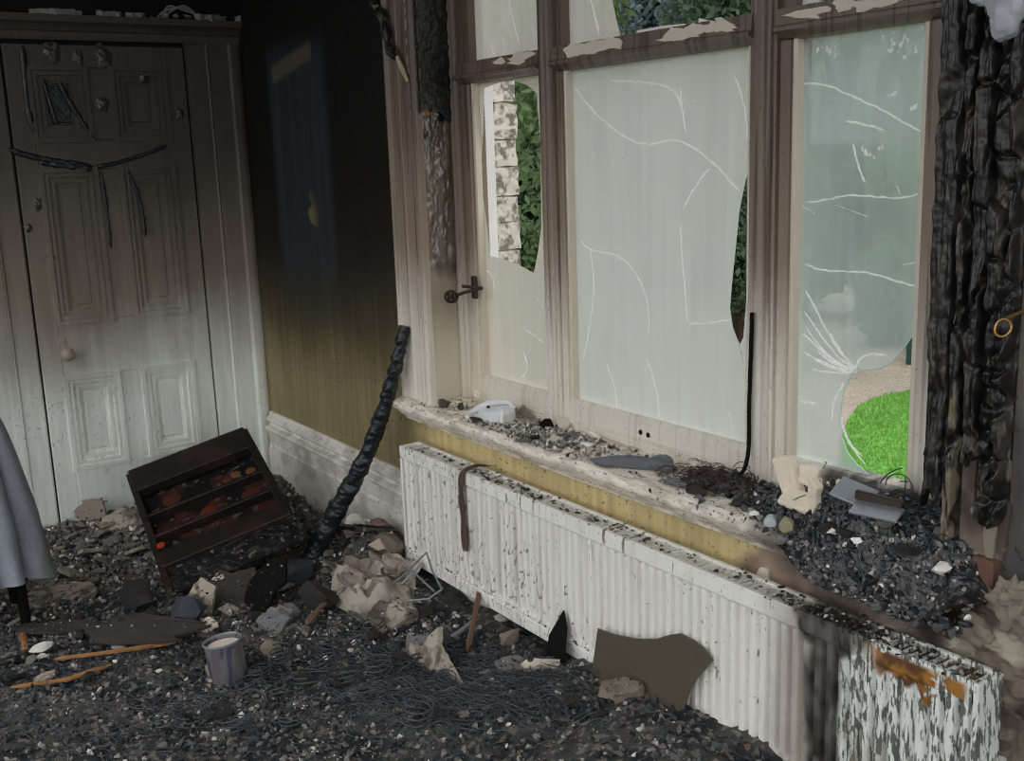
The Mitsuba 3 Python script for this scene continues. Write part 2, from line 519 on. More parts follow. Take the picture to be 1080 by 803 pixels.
#@@STRUCTURE
# ------------------------------------------------------------------ the room: floor, walls, ceiling
struct('floor', box(-5.3, 0.6, -1.2, 2.3, -0.12, 0.0), mat('m_floor', A(40, 36, 33), 0.8, 0.2))
w = cat(box(-5.3, WL - 0.02, D, 2.235, -0.75, CEIL),
        box(WR + 0.075, 0.6, D, 2.235, -0.75, CEIL),
        box(WL - 0.02, WR + 0.075, D, 2.235, -0.75, 0.685),
        box(WL - 0.02, WR + 0.075, D, 2.235, 2.56, CEIL))
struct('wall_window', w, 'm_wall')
struct('wall_door', box(-5.3, -5.03, -1.2, D, -0.05, CEIL), 'm_soot_wall')
struct('ceiling', box(-5.3, 0.6, -0.2, 2.3, CEIL, CEIL + 0.1), 'm_soot_wall')

# rough mortar and a brick laid bare at the foot of the burnt post
n = 170
gx, gz = np.meshgrid(np.linspace(-1.50, -0.88, n), np.linspace(0.30, 0.74, n), indexing='ij')
q = np.stack([gx, 0 * gx, gz], -1)
e = np.minimum(sst(-1.50, -1.36, gx + 0.2 * (meshkit.noise(q * 9) - .5)), sst(0.30, 0.42, gz))
amp = 0.075 * e * (0.10 + 1.7 * np.clip(meshkit.fbm(q * 11 + 5, 6, 3) - 0.28, 0, 1)) + .010 * e * (meshkit.fbm(q * 55, 3, 8) - .4)


def mortar_color(p, n_, uv):
    c = mix(C3(A(118, 106, 95)), C3(A(78, 68, 60)), smoothstep(0.4, 0.65, fbm(p.x * 10, p.z * 10, 3)))
    c = mix(c, C3(A(166, 158, 142)), smoothstep(0.58, 0.70, fbm(p.x * 16, p.z * 16, 9)))
    return mix(c, C3(A(52, 46, 42)), smoothstep(0.60, 0.75, fbm(p.x * 8, p.z * 9, 14)))


mat('m_mortar', mikit.proc(mortar_color), 0.85, 0.2, bump_plaster, 1.2)
obj('rough_mortar', grid_mesh(np.stack([gx, D + 0.004 - amp, gz], -1)), 'm_mortar', 'wall_window', 'bare rough mortar below the burnt post', smooth=True)
br = box(-1.185, -1.135, 1.872, 1.91, 0.705, 0.79, 0.006)
mat('m_brick', A(104, 78, 66), 0.85, 0.2, bump_plaster, 1.0)
obj('brick', br, 'm_brick', 'wall_window', 'bare reddish brick end')
mat('m_lump_mortar', A(132, 124, 110), .9, .15, bump_plaster, 1.5)
lm = rock(21, (0.09, 0.05, 0.09), 0.7, 2.2, .3)
obj('mortar_lump', place(lm, (-1.085, 1.875, 0.72)), 'm_lump_mortar', 'wall_window', 'pale lump of old mortar', smooth=40)
obj('mortar_lump', place(rock(22, (0.07, 0.05, 0.06), 0.5), (-1.16, 1.87, 0.645)), 'm_lump_mortar', 'wall_window', smooth=40)
# torn edges of plaster beside the post
for i, (px, py, ww, hh) in enumerate([(1046, 470, .022, .20), (1042, 560, .026, .16), (1048, 380, .016, .14)]):
    c = on_y(px, py, D - 0.02)
    s = affinity.translate(slab_poly(40 + i, ww, hh, 13, .3), c[0], c[2])
    obj('plaster_edge', extr(s, 0.016, XZ(D + .002)), 'm_lump_mortar', 'wall_window')

c_ = on_y(806, 606, D - .004)
obj('loose_plaster', extr(affinity.translate(slab_poly(51, .045, .045, 9, .3), c_[0], c_[2]), .010, XZ(D + .002)), 'm_cream', 'wall_window', 'clean cream patch of plaster at the edge of the yellow paper')
# tall moulded skirting along the window wall
sk = [(D, 0.0), (D, 0.412), (D - .010, 0.412), (D - .016, .405), (D - .016, .394), (D - .030, .386), (D - .033, .374), (D - .020, .364), (D - .016, .352),
      (D - .018, .348), (D - .042, .342), (D - .046, .332), (D - .042, .322), (D - .026, .318), (D - .022, .25), (D - .030, .245), (D - .032, .232), (D - .032, 0)]
struct('baseboard_window', profile_x(sk, -4.965, -1.0), 'm_trim', smooth=35)

# ------------------------------------------------------------------ the door, its frame and the shelf-like cornice over it
door = 'door_1'
labels[door] = {'kind': 'structure'}
Y0, Y1 = 0.890, 1.642
ZR = [(0.03, 0.285), (0.70, 0.945), (1.605, 1.728), (2.03, 2.125)]
XL = XD - 0.012


def dbox(y0, y1, z0, z1, x0=XD - 0.045, x1=XL, c=0.003):
    return box(x0, x1, y0, y1, z0, z1, c)


obj('stile', dbox(Y0, 0.978, 0.03, 2.125), 'm_door', door)
obj('stile', dbox(1.549, Y1, 0.03, 2.125), 'm_door', door)
for (a, b) in ZR:
    obj('rail', dbox(0.9781, 1.5489, a, b), 'm_door', door)
for (a, b) in ((0.2851, 0.6999), (0.9451, 1.6049), (1.7281, 2.0299)):
    obj('muntin', dbox(1.208, 1.316, a, b), 'm_door', door)


def door_panel(y0, y1, z0, z1, m='m_door', skew=0.0):
    back = dbox(y0, y1, z0, z1, XD - 0.040, XD - 0.0275, 0)
    ms = [back]

    def ring(d0, d1, x, xb):
        o = sg.box(y0 + d0, z0 + d0, y1 - d0, z1 - d0)
        i = sg.box(y0 + d1, z0 + d1, y1 - d1, z1 - d1)
        return extr(o.difference(i), x - xb, YZ(xb))
    wd = min(1.0, (y1 - y0) / .23)
    P = obj('panel', cat(back, dbox(y0 + .072 * wd, y1 - .072 * wd, z0 + .072, z1 - .072, XD - .034, XD - .024, .005)), m, door)
    steps = [(-.008, .010, .009), (.010, .018, .001), (.018, .030, .006), (.030, .042, -.005), (.042, .054, -.001), (.054, .064, -.010)]
    obj('moulding', cat(*[ring(a_ * wd, b_ * wd, XL + h_, XD - .04) for a_, b_, h_ in steps]), 'm_door', P)
    return P


for (a, b) in ((0.285, 0.70), (0.945, 1.605), (1.728, 2.03)):
    door_panel(0.978, 1.208, a, b, 'm_char_fine' if a > 1.7 else 'm_door')
    door_panel(1.316, 1.549, a, b)
kn = lathe([(0, 0), (.026, 0), (.026, .004), (.012, .008), (.010, .03), (.020, .036), (.029, .048), (.030, .058), (.024, .07), (.012, .076), (0, .077)], 28)
kn.apply_transform(frame([XL, 0.993, 0.813], [0, 1, 0], [0, 0, 1]))
obj('door_knob', kn, mat('m_knob', A(150, 138, 120), 0.4, 0.4), door, 'smoked round knob', smooth=40)
kp = lathe([(0, 0), (.016, 0), (.015, .006), (0, .008)], 20)
kp.apply_transform(frame([XL, 0.985, 0.868], [0, 1, 0], [0, 0, 1]))
obj('keyhole_cover', kp, 'm_door', door, smooth=40)
# buckled and charred wood of the upper half
for i, (pts, r) in enumerate([([(8, 157), (25, 163), (60, 170), (98, 176)], .012), ([(42, 171), (70, 175), (101, 178)], .016), ([(98, 177), (130, 170), (160, 160), (176, 153)], .010),
                              ([(133, 178), (142, 196), (150, 222), (153, 250)], .008), ([(106, 180), (112, 215), (117, 262)], .007), ([(23, 48), (26, 78), (29, 108), (38, 145)], .013),
                              ([(62, 85), (74, 108), (92, 136), (100, 148)], .010), ([(45, 82), (52, 105), (60, 132)], .008)]):
    c = curve([on_x(a, b, XD - .006) for a, b in pts], 16)
    rs = np.random.RandomState(i)
    c[:, 0] += rs.uniform(-.003, .003, len(c))
    t_ = tube(c, r * rs.uniform(.7, 1.2, len(c)) * np.r_[.3, np.ones(len(c) - 2), .3], 7)
    v = np.array(t_.vertices)
    v[:, 0] = XD - .010 + (v[:, 0] - XD + .010) * .55
    obj('charred_split', trimesh.Trimesh(v, t_.faces, process=False), 'm_char_fine', door, smooth=True)
for i, (px, py, s) in enumerate([(55, 55, .07), (110, 60, .08), (108, 110, .06), (150, 78, .06), (190, 120, .04), (40, 215, .04), (30, 240, .035), (185, 240, .03), (82, 60, .05)]):
    c = on_x(px, py, XD - .012)
    obj('paint_blister', place(rock(60 + i, (.018, s, s * 1.3), .5, 1.6, .07), c + [-.004, 0, 0]), 'm_blister', door, smooth=True)


def archi(y0, y1, key, flip):
    w_ = y1 - y0
    f = [(0, 0), (0, .012), (.010, .016), (.020, .013), (.026, .020), (.36, .020), (.365, .026), (.39, .030), (.41, .026), (.415, .030), (.76, .030), (.765, .036), (.80, .044), (.90, .046), (.97, .040), (1, .034), (1, 0)]
    f = [((a if a > .03 else a) * w_, b) for a, b in f]
    pts = [((y0 + a) if not flip else (y1 - a), XD - .03 + b) for a, b in f]
    p = sg.Polygon(pts)
    m = extr(p, 2.143, frame([0, 0, 0], [0, 1, 0], [1, 0, 0]))
    v = np.array(m.vertices)
    v[:, 2] *= -1
    m = trimesh.Trimesh(v, m.faces[:, ::-1], process=False)
    struct(key, m, 'm_door', smooth=30)


archi(1.650, 1.904, 'trim_1', False)
archi(0.628, 0.882, 'trim_2', True)
co = [(XD - .03, 2.143), (XD - .0, 2.143), (XD + .006, 2.155), (XD + .006, 2.176), (XD + .016, 2.180), (XD + .022, 2.192), (XD + .034, 2.204), (XD + .050, 2.212), (XD + .054, 2.232), (XD + .054, 2.240), (XD - .03, 2.240)]
m = extr(sg.Polygon([(a, b) for a, b in co]), 1.31, frame([0, 0.595, 0], [1, 0, 0], [0, 0, 1]))
v = np.array(m.vertices)
v[:, 1] = 0.595 + (0.595 - v[:, 1])
struct('trim_3', trimesh.Trimesh(v, m.faces[:, ::-1], process=False), 'm_door', smooth=30)

# ------------------------------------------------------------------ the window: linings, architraves, board, frame, panes
# left lining of the reveal with its heat-blistered paint
nz = 220
yy, zz = np.meshgrid(np.linspace(1.885, 2.065, 26), np.linspace(SILL, 2.6, nz), indexing='ij')
q = np.stack([0 * yy, yy, zz], -1)
bl = sst(1.18, 1.22, zz + 0.03 * np.sin(yy * 70)) * sst(2.0, 1.80, zz) * np.minimum(sst(1.885, 1.92, yy), sst(2.06, 2.03, yy))
dx = bl * (0.018 * meshkit.fbm(q * np.array([1, 22, 9]), 3, 4) + 0.012 * np.clip(meshkit.fbm(q * np.array([1, 50, 26]), 2, 6) - .45, 0, 1))
Lin = np.stack([-3.345 + (yy - 1.885) * (-.055 / .18) + dx, yy, zz], -1)
struct('trim_4', grid_mesh(Lin, 0.03), 'm_jamb', smooth=True)
cy_, cz_ = np.meshgrid(np.linspace(1.892, 2.058, 40), np.linspace(1.60, 2.6, 160), indexing='ij')
q = np.stack([0 * cy_, cy_, cz_], -1)
cl_ = grid_mesh(np.stack([-3.335 + (cy_ - 1.885) * (-.055 / .18) + .014 * meshkit.fbm(q * 45, 3, 2), cy_, cz_], -1), .02)
edge_ = 1.76 + .10 * (meshkit.fbm(q * np.array([1, 16, 3]), 3, 8) - .5) - .05 * sst(1.98, 2.04, cy_)
k_ = np.r_[(cz_ > edge_).ravel(), (cz_ > edge_).ravel()]
obj('charred_lining', trimesh.Trimesh(cl_.vertices, cl_.faces[k_[cl_.faces].all(1)], process=False), 'm_char_fine', 'trim_4', 'charred upper lining', smooth=True)
labels['trim_4'] = {'kind': 'structure'}


def win_archi(key, x0, x1, z0, z1, m='m_frame'):
    w_ = x1 - x0
    f = [(0, 0), (0, .026), (.06, .030), (.10, .026), (.14, .020), (.42, .020), (.46, .026), (.50, .022), (.54, .020), (.80, .020), (.84, .027), (.93, .029), (1, .022), (1, 0)]
    pts = [(x0 + a * w_, D - b) for a, b in f]
    struct(key, profile_z(pts, z0, z1), m, smooth=30)


win_archi('trim_5', -3.55, -3.335, 0.724, 2.70)
# fluted lines of the right architrave are lost: a burnt post with deep alligator char
def char_board(x0, x1, z0, z1, y, depth, seed, cell=(0.022, 0.05), rounded=False, nx=46, nzz=420):
    gx, gz = np.meshgrid(np.linspace(x0, x1, nx), np.linspace(z0, z1, nzz), indexing='ij')
    rs = np.random.RandomState(seed)
    from scipy.spatial import cKDTree
    k = max(2, int((x1 - x0) / cell[0] * (z1 - z0) / cell[1]))
    pts = np.stack([rs.uniform(x0 - cell[0], x1 + cell[0], k * 2), rs.uniform(z0 - .1, z1 + .1, k * 2)], 1)
    q = np.stack([gx, 0 * gx, gz], -1)
    wx = gx + .010 * (meshkit.fbm(q * 40, 2, seed) - .5)
    wz = gz + .05 * (meshkit.fbm(q * 24, 2, seed + 1) - .5)
    dd, ii = cKDTree(pts / cell).query(np.stack([wx / cell[0], wz / cell[1]], -1).reshape(-1, 2), k=2)
    gap = (dd[:, 1] - dd[:, 0]).reshape(gx.shape)
    lvl = rs.uniform(.45, 1.15, len(pts))[ii[:, 0]].reshape(gx.shape)
    fibre = meshkit.fbm(q * np.array([150, 1, 9]), 3, seed + 2)
    h = depth * (0.30 + 0.45 * sst(0.0, 0.30, gap) * lvl + .35 * (fibre - .2)) + .005 * meshkit.fbm(q * 60, 3, seed)
    edge = np.minimum(sst(x0, x0 + .012, gx + .008 * (meshkit.noise(q * 30, seed) - .5)), sst(x1, x1 - .012, gx + .008 * (meshkit.noise(q * 30, seed + 9) - .5)))
    h = h * (0.25 + .75 * edge)
    if rounded:
        xc, hw = (x0 + x1) / 2, (x1 - x0) / 2
        end = z0 + hw * 1.5 * (1 - np.sqrt(np.clip(1 - ((gx - xc) / hw) ** 2, 0, 1)))
        gz2 = np.maximum(gz, end)
    else:
        gz2 = np.maximum(gz, z0 + .07 * meshkit.fbm(np.stack([gx * 90, 0 * gx, 0 * gx], -1), 2, seed + 5))
    m = grid_mesh(np.stack([gx, y - h, gz2], -1), None)
    v = np.array(m.vertices)
    k = len(v)
    v2 = v.copy()
    v2[:, 1] = y
    nv = nzz
    nu = nx
    edge = np.r_[np.arange(nv), (np.arange(1, nu) * nv + nv - 1), ((nu - 1) * nv + np.arange(nv - 2, -1, -1)), (np.arange(nu - 2, 0, -1) * nv)]
    e2 = np.roll(edge, -1)
    side = np.vstack([np.stack([edge, edge + k, e2 + k], 1), np.stack([edge, e2 + k, e2], 1)])
    return trimesh.Trimesh(np.vstack([v, v2]), np.vstack([m.faces, m.faces[:, ::-1] + k, side]), process=False)


labels['trim_6'] = {'kind': 'structure'}
obj('charred_board', char_board(-1.316, -1.252, 0.845, 2.7, D + .004, 0.034, 1, (.05, .30), nx=34), 'm_post', 'trim_6', 'inner board with a ragged burnt end', smooth=40)
obj('charred_board', char_board(-1.262, -1.224, 0.76, 2.7, D + .006, 0.044, 7, (.05, .12), nx=22), 'm_post', 'trim_6', smooth=40)
obj('charred_board', char_board(-1.228, -1.182, 0.95, 2.7, D + .004, 0.050, 5, (.06, .085), nx=34), 'm_post', 'trim_6', 'middle board cracked into blocks', smooth=40)
obj('charred_board', char_board(-1.188, -1.126, 0.853, 2.7, D + .004, 0.052, 3, (.05, .075), True), 'm_post', 'trim_6', 'outer board cracked into blocks with a rounded end', smooth=40)
obj('plaster_strip', box(-1.226, -1.196, 1.897, D + .002, .80, 1.02, .002), 'm_mortar', 'trim_6', 'grey plaster strip between the burnt boards')
obj('plaster_strip', extr(sg.Polygon([(-1.222, .78), (-1.13, .79), (-1.118, .90), (-1.135, .92), (-1.16, .84), (-1.20, .86), (-1.222, .93)]), .008, XZ(D)), 'm_mortar', 'trim_6', 'bare grey plaster round the burnt end')
win_back = box(-1.335, -1.262, 1.93, 2.235, 0.88, 2.7)
obj('charred_lining', win_back, 'm_char', 'trim_6')

# window board with a round nosing and a small moulding below it
ns = [(2.09, .684), (1.842, .684), (1.834, .688), (1.829, .696), (1.828, .705), (1.831, .715), (1.838, .722), (1.846, .724), (2.09, .724)]
sb = profile_x(ns, -3.55, -1.56)
v = np.array(sb.vertices)
struct('trim_7', sb, 'm_sill', smooth=35)
labels['trim_7'] = {'kind': 'structure'}
obj('broken_board', profile_x([(2.09, .684), (1.90, .684), (1.88, .70), (1.90, .718), (2.09, .72)], -1.56, -1.12), 'm_char', 'trim_7', 'burnt end of the window board')
struct('trim_8', profile_x([(D, .684), (1.850, .684), (1.850, .677), (1.858, .672), (1.866, .660), (1.880, .652), (1.886, .640), (D, .640)], -3.54, -1.60), 'm_sill', smooth=35)

obj('outer_reveal', box(WL - .04, WL + .004, 2.165, 2.237, .70, 2.6), 'm_white_out', 'wall_window', 'white painted outer reveal')
W1 = 'window_1'
labels[W1] = {'kind': 'structure'}
ZG0, ZG1, ZU0, ZU1 = 0.811, 1.849, 1.915, 2.48
GX = [(-3.30, -2.882), (-2.764, -1.978), (-1.848, -1.470)]
obj('frame_head', box(WL, WR, 2.05, 2.16, ZU1, 2.56), 'm_frame', W1)


def vmould(x0, x1, y0, y1, z0, z1, bead=0.012):
    """An upright with stepped mouldings towards the room (y0 is the room side)."""
    w_ = x1 - x0
    pts = [(x0, y1), (x0, y0 + bead * 1.5), (x0 + .12 * w_, y0 + bead * 1.5), (x0 + .16 * w_, y0 + bead), (x0 + .26 * w_, y0 + bead * .6), (x0 + .30 * w_, y0), (x0 + .40 * w_, y0 - bead * .4),
           (x0 + .60 * w_, y0 - bead * .4), (x0 + .70 * w_, y0), (x0 + .74 * w_, y0 + bead * .6), (x0 + .84 * w_, y0 + bead), (x0 + .88 * w_, y0 + bead * 1.5), (x1, y0 + bead * 1.5), (x1, y1)]
    return profile_z(pts, z0, z1)


ML, MR = (-2.862, -2.790), (-1.958, -1.880)
for a, b in (ML, MR):
    obj('mullion', vmould(a, b, 2.045, 2.16, SILL, ZU1), 'm_frame', W1, smooth=30)
obj('side_post', vmould(-3.412, -3.356, 2.05, 2.16, SILL, ZU1), 'm_frame', W1, smooth=30)
obj('side_post', vmould(-1.405, -1.34, 2.05, 2.16, .86, ZU1), 'm_char', W1, smooth=30)
# lower sashes, one per light: stiles, rails and the glass
SX = [(-3.356, ML[0]), (ML[1], MR[0]), (MR[1], -1.405)]
tr_pts = [(2.16, 1.849), (2.083, 1.849), (2.072, 1.853), (2.060, 1.862), (2.046, 1.867), (2.046, 1.876), (2.056, 1.882), (2.060, 1.920), (2.16, 1.924)]


def glass_film(amount, tint, lo):
    def fn(p, n_, uv):
        k = amount + 0.16 * (fbm(p.x * 6, p.z * 2.4, 3) - 0.5) + 0.14 * (fbm(p.x * 50, p.z * 2.5, 7) - 0.5)
        return dr.clip(k, lo, 0.985)
    return fn


def glass(key, amount, tint, lo=0.3, clear=None, dt=0.70):
    fn = glass_film(amount, tint, lo)
    if clear is not None:
        base = fn
        fn = lambda p, n_, uv: dr.clip(base(p, n_, uv) - clear(p), 0.12, 0.985)
    scene[key] = {'type': 'blendbsdf', 'weight': mikit.proc(fn), 'a': {'type': 'thindielectric', 'int_ior': 1.5},
                  'b': {'type': 'principledthin', 'base_color': rgb(tint), 'roughness': 0.55, 'diff_trans': dt, 'spec_trans': 0.0, 'eta': 1.3}}
    return key


glass('g_left', 0.90, A(206, 202, 190, 1.1))
glass('g_mid', 0.955, A(206, 208, 202, 1.1), dt=0.60)
glass('g_right', 0.62, A(196, 212, 208, 1.15), 0.3, lambda p: 0.16 * smoothstep(0.25, 0.06, dr.abs(p.x + 1.62)) * smoothstep(1.75, 1.45, p.z) + 0.22 * smoothstep(0.40, 0.62, fbm(p.x * 26, p.z * 11, 4)) * smoothstep(1.62, 1.84, p.z))
glass('g_upper', 0.86, A(208, 206, 196, 1.1))
scene['m_crack'] = {'type': 'principledthin', 'base_color': rgb([.96, .96, .96]), 'roughness': .4, 'diff_trans': 1.7, 'spec_trans': 0.0, 'eta': 1.3}
mat('m_glass_edge', A(176, 206, 196, 1.1), 0.15, 0.8)


def px_poly(pts):
    return sg.Polygon([(on_y(a, b, YG)[0], on_y(a, b, YG)[2]) for a, b in pts])


def crack_line(L):
    pts = np.array([on_y(a, b, YG) for a, b in L])
    c = curve(pts, max(6, 5 * len(L))) if len(pts) > 2 else pts
    return c + np.random.RandomState(int(L[0][0])).normal(0, .0008, c.shape) * [1, 0, 1]


def pane(rect, hole, m, label, lines=()):
    """One pane as a single sheet with its hole and its open cracks cut out, each crack filled by the white splintered glass."""
    x0, x1, z0, z1 = rect
    p = sg.box(x0 - .006, z0 - .006, x1 + .006, z1 + .006)
    inner = p.buffer(-.007)
    if hole is not None:
        p = p.difference(px_poly(hole).buffer(0))
    body = max(getattr(p, 'geoms', [p]), key=lambda g: g.area)
    cl = [crack_line(L) for L in lines]
    cut = body
    for c in cl:
        cut = cut.difference(sg.LineString(c[:, [0, 2]]).buffer(.0013, cap_style=2))
    ms = []
    for g in getattr(cut, 'geoms', [cut]):
        if g.area > 1e-5:
            v, f = trimesh.creation.triangulate_polygon(g, engine='earcut')
            ms.append(trimesh.Trimesh(np.stack([v[:, 0], np.full(len(v), YG), v[:, 1]], 1), f, process=False))
    key = obj('pane', cat(*ms), m, W1, label)
    if hole is not None:
        line = body.exterior.intersection(inner)
        segs = [q_ for q_ in getattr(line, 'geoms', [line]) if q_.length > .02 and q_.geom_type == 'LineString']
        tb = [tube(np.array([(a, YG, b) for a, b in q_.coords]), .0016, 5) for q_ in segs if len(q_.coords) > 1]
        if tb:
            obj('broken_edge', cat(*tb), 'm_glass_edge', key, 'bright broken edge')
    for c in cl:
        rr = .0021 * np.random.RandomState(int(1000 * abs(c[0, 0]))).uniform(.6, 1.35, len(c))
        rr[0] *= .4
        rr[-1] *= .4
        obj('crack', tube(c, rr, 5), 'm_crack', key)
    return key


ITEM = [('g_left', [(511, 93), (530, 86), (540, 84), (556, 90), (566, 98), (570, 150), (571, 240), (567, 268), (563, 288), (552, 282), (538, 276), (517, 270), (514, 240), (509, 205), (508, 165), (510, 130)], 'lower pane with a tall hole broken out of its top'),
        ('g_mid', [(790, 178), (786, 192), (780, 222), (776, 262), (772, 300), (770, 325), (773, 345), (780, 364), (784, 356), (786, 330), (789, 300), (795, 290), (796, 180)], 'lower pane clouded with soot, a slit broken out at its edge'),
        ('g_right', [(976, 335), (968, 342), (961, 356), (950, 372), (940, 383), (928, 389), (912, 391), (903, 389), (897, 397), (891, 410), (888, 425), (886, 442), (888, 462), (894, 478), (904, 490), (915, 500), (930, 512), (968, 540), (1000, 560), (1000, 330)], 'lower pane of hazy glass with a large hole at its bottom corner')]
CR = {i: [] for i in range(6)}
CR[1] += ([[(606, 92), (618, 108), (640, 130), (662, 146), (690, 152), (708, 148), (730, 155), (755, 175), (781, 203)], [(718, 92), (721, 125), (724, 140)], [(613, 255), (625, 264), (648, 269), (670, 288), (681, 312), (684, 350)],
                  [(682, 378), (690, 402), (695, 440)], [(718, 236), (721, 290), (726, 342)], [(726, 342), (745, 341), (772, 337)], [(775, 80), (783, 105), (789, 150)], [(677, 70), (679, 84)], [(779, 360), (787, 398)],
                  [(640, 384), (646, 400), (651, 432)], [(640, 84), (660, 86), (690, 88), (712, 98), (718, 112)], [(622, 262), (626, 300), (622, 345), (615, 380)], [(748, 178), (735, 195), (720, 222)], [(768, 434), (773, 455)]])
DARK = ("x", [[(604, 205), (611, 180), (613, 150), (608, 120)], [(618, 388), (630, 385), (640, 384)]])
CR[0] += ([[(512, 285), (518, 290), (521, 310)], [(565, 312), (573, 325)], [(555, 348), (566, 356), (574, 362)], [(552, 372), (556, 385), (548, 400)], [(560, 365), (552, 384)]])
CR[2] += ([[(840, 92), (866, 89), (895, 100), (928, 115), (955, 130), (971, 139)], [(893, 128), (910, 131), (933, 138)], [(900, 151), (905, 172), (912, 193)], [(850, 213), (880, 209), (905, 206), (935, 209), (968, 204)],
                  [(848, 278), (870, 285), (900, 287), (925, 290), (960, 301), (975, 303)], [(946, 196), (950, 205)], [(845, 217), (860, 226)], [(880, 216), (915, 228)], [(952, 280), (972, 276)], [(868, 60), (871, 85)]])
CR[2] += ([[(905, 390), (885, 370), (865, 335), (849, 305)], [(905, 391), (880, 372), (860, 345), (848, 328)], [(903, 391), (878, 378), (850, 345)], [(902, 391), (880, 382), (858, 362), (846, 352)], [(903, 392), (875, 385), (848, 372)],
                  [(903, 393), (880, 389), (860, 380)], [(903, 393), (878, 393), (856, 390)], [(900, 391), (876, 381), (862, 370)], [(903, 390), (890, 375), (876, 352)], [(903, 390), (907, 379), (918, 374), (935, 375)], [(888, 440), (893, 462), (903, 478), (912, 490)], [(888, 445), (899, 470), (908, 480)], [(842, 425), (852, 424), (860, 425)], [(890, 404), (880, 425), (878, 450)]])
CR[3] += ([[(537, 0), (542, 25), (548, 46)], [(518, 45), (524, 62), (528, 66)], [(560, 28), (565, 38)]])
CR[4] += ([[(622, -6), (627, 15), (632, 38)], [(629, 20), (632, 32)]])

panes = []
for i, (sx, gx_) in enumerate(zip(SX, GX)):
    S = obj('sash', cat(box(sx[0], gx_[0], 2.072, 2.14, SILL + .01, ZG1, .004), box(gx_[1], sx[1], 2.072, 2.14, SILL + .01, ZG1, .004),
                        profile_x([(2.14, SILL - .02), (2.062, SILL - .02), (2.062, .745), (2.072, .752), (2.072, .796), (2.090, .811), (2.14, .811)], sx[0], sx[1])), 'm_frame' if i < 2 else 'm_frame', W1, smooth=30)
    tr_ = profile_x(tr_pts, sx[0], sx[1])
    Tn = obj('transom', tr_, 'm_frame', W1, smooth=30)
    fm = cat(*[box(gx_[0] - .0, gx_[0] + .014, 2.085, 2.108, ZG0, ZG1), box(gx_[1] - .022, gx_[1], 2.092, 2.108, ZG0, ZG1)])
    obj('glazing_bead', fm, 'm_cream', S, 'pale strip of putty beside the glass')
    panes.append(pane((gx_[0], gx_[1], ZG0, ZG1), ITEM[i][1], ITEM[i][0], ITEM[i][2], CR[i]))
    # flakes of white paint curling off the transom
    rs = np.random.RandomState(70 + i)
    kx = [(0, 0)] if i == 0 else None
    for j in range([3, 15, 6][i]):
        x = rs.uniform(sx[0] + .06, sx[1] - .06)
        fl = rough_slab(300 + 20 * i + j, rs.uniform(.05, .17), rs.uniform(.018, .038), .003, 13, .38)
        obj('paint_flake', place(fl, (x, 2.0565, 1.901 + rs.uniform(-.006, .008)), (math.radians(90 + rs.uniform(-3, 5)), rs.uniform(-.06, .06), 0)), 'm_cream', Tn)
    rs = np.random.RandomState(90 + i)
HOLEU = [(640, -140), (645, -5), (650, 20), (656, 43), (668, 41), (672, 32), (700, 27), (722, 25), (735, 31), (737, 19), (750, 22), (764, 27), (776, 23), (794, 19), (800, -140)]
for i, (sx, gx_) in enumerate(zip(SX, GX)):
    U = obj('upper_light', cat(box(sx[0], gx_[0] + .004, 2.08, 2.14, 1.917, ZU1), box(gx_[1] - .004, sx[1], 2.08, 2.14, 1.917, ZU1)), 'm_frame', W1)
    hole = None if i == 0 else HOLEU if i == 1 else [(862, 0), (880, 3), (905, 1), (930, 5), (985, -6), (985, -120), (860, -120)]
    panes.append(pane((gx_[0], gx_[1], ZU0 - .005, ZU1), hole, 'g_upper', ['upper pane hazed by soot', 'upper pane mostly fallen out', 'upper pane with its middle gone'][i], CR[3 + i]))
# specks where the soot film has been knocked off
rs = np.random.RandomState(12)
for k, (cx, cy, sp, nn) in enumerate([(654, 166, 12, 9), (722, 105, 14, 5), (950, 50, 30, 22), (880, 50, 12, 10), (925, 160, 22, 9), (940, 100, 5, 4), (965, 115, 6, 4)]):
    ms = []
    for j in range(nn):
        p = on_y(cx + rs.normal(0, sp * .55), cy + rs.normal(0, sp * .4), YG - .002)
        if not (GX[1][0] < p[0] < GX[1][1] or GX[2][0] < p[0] < GX[2][1]) or p[2] > ZG1:
            continue
        ms.append(place(lump(500 + 40 * k + j, (rs.uniform(.006, .016), .002, rs.uniform(.006, .02)), 10), p))
    obj('bright_chip', cat(*ms), 'm_crack', panes[1 if cx < 800 else 2], 'bright chips in the soot film')
    labels[[q for q in labels if q.startswith(panes[1 if cx < 800 else 2] + '__bright_chip')][-1]]['kind'] = 'stuff'
for i, (px, py) in enumerate([(676, 456), (684, 459)]):
    h_ = lathe([(0, 0), (.008, 0), (.008, .003), (0, .0035)], 14)
    h_.apply_transform(frame(on_y(px, py, 2.073) + [0, 0, 0], [1, 0, 0], [0, 0, 1]))
    obj('screw_hole', h_, 'm_black', W1 + '__sash_001')
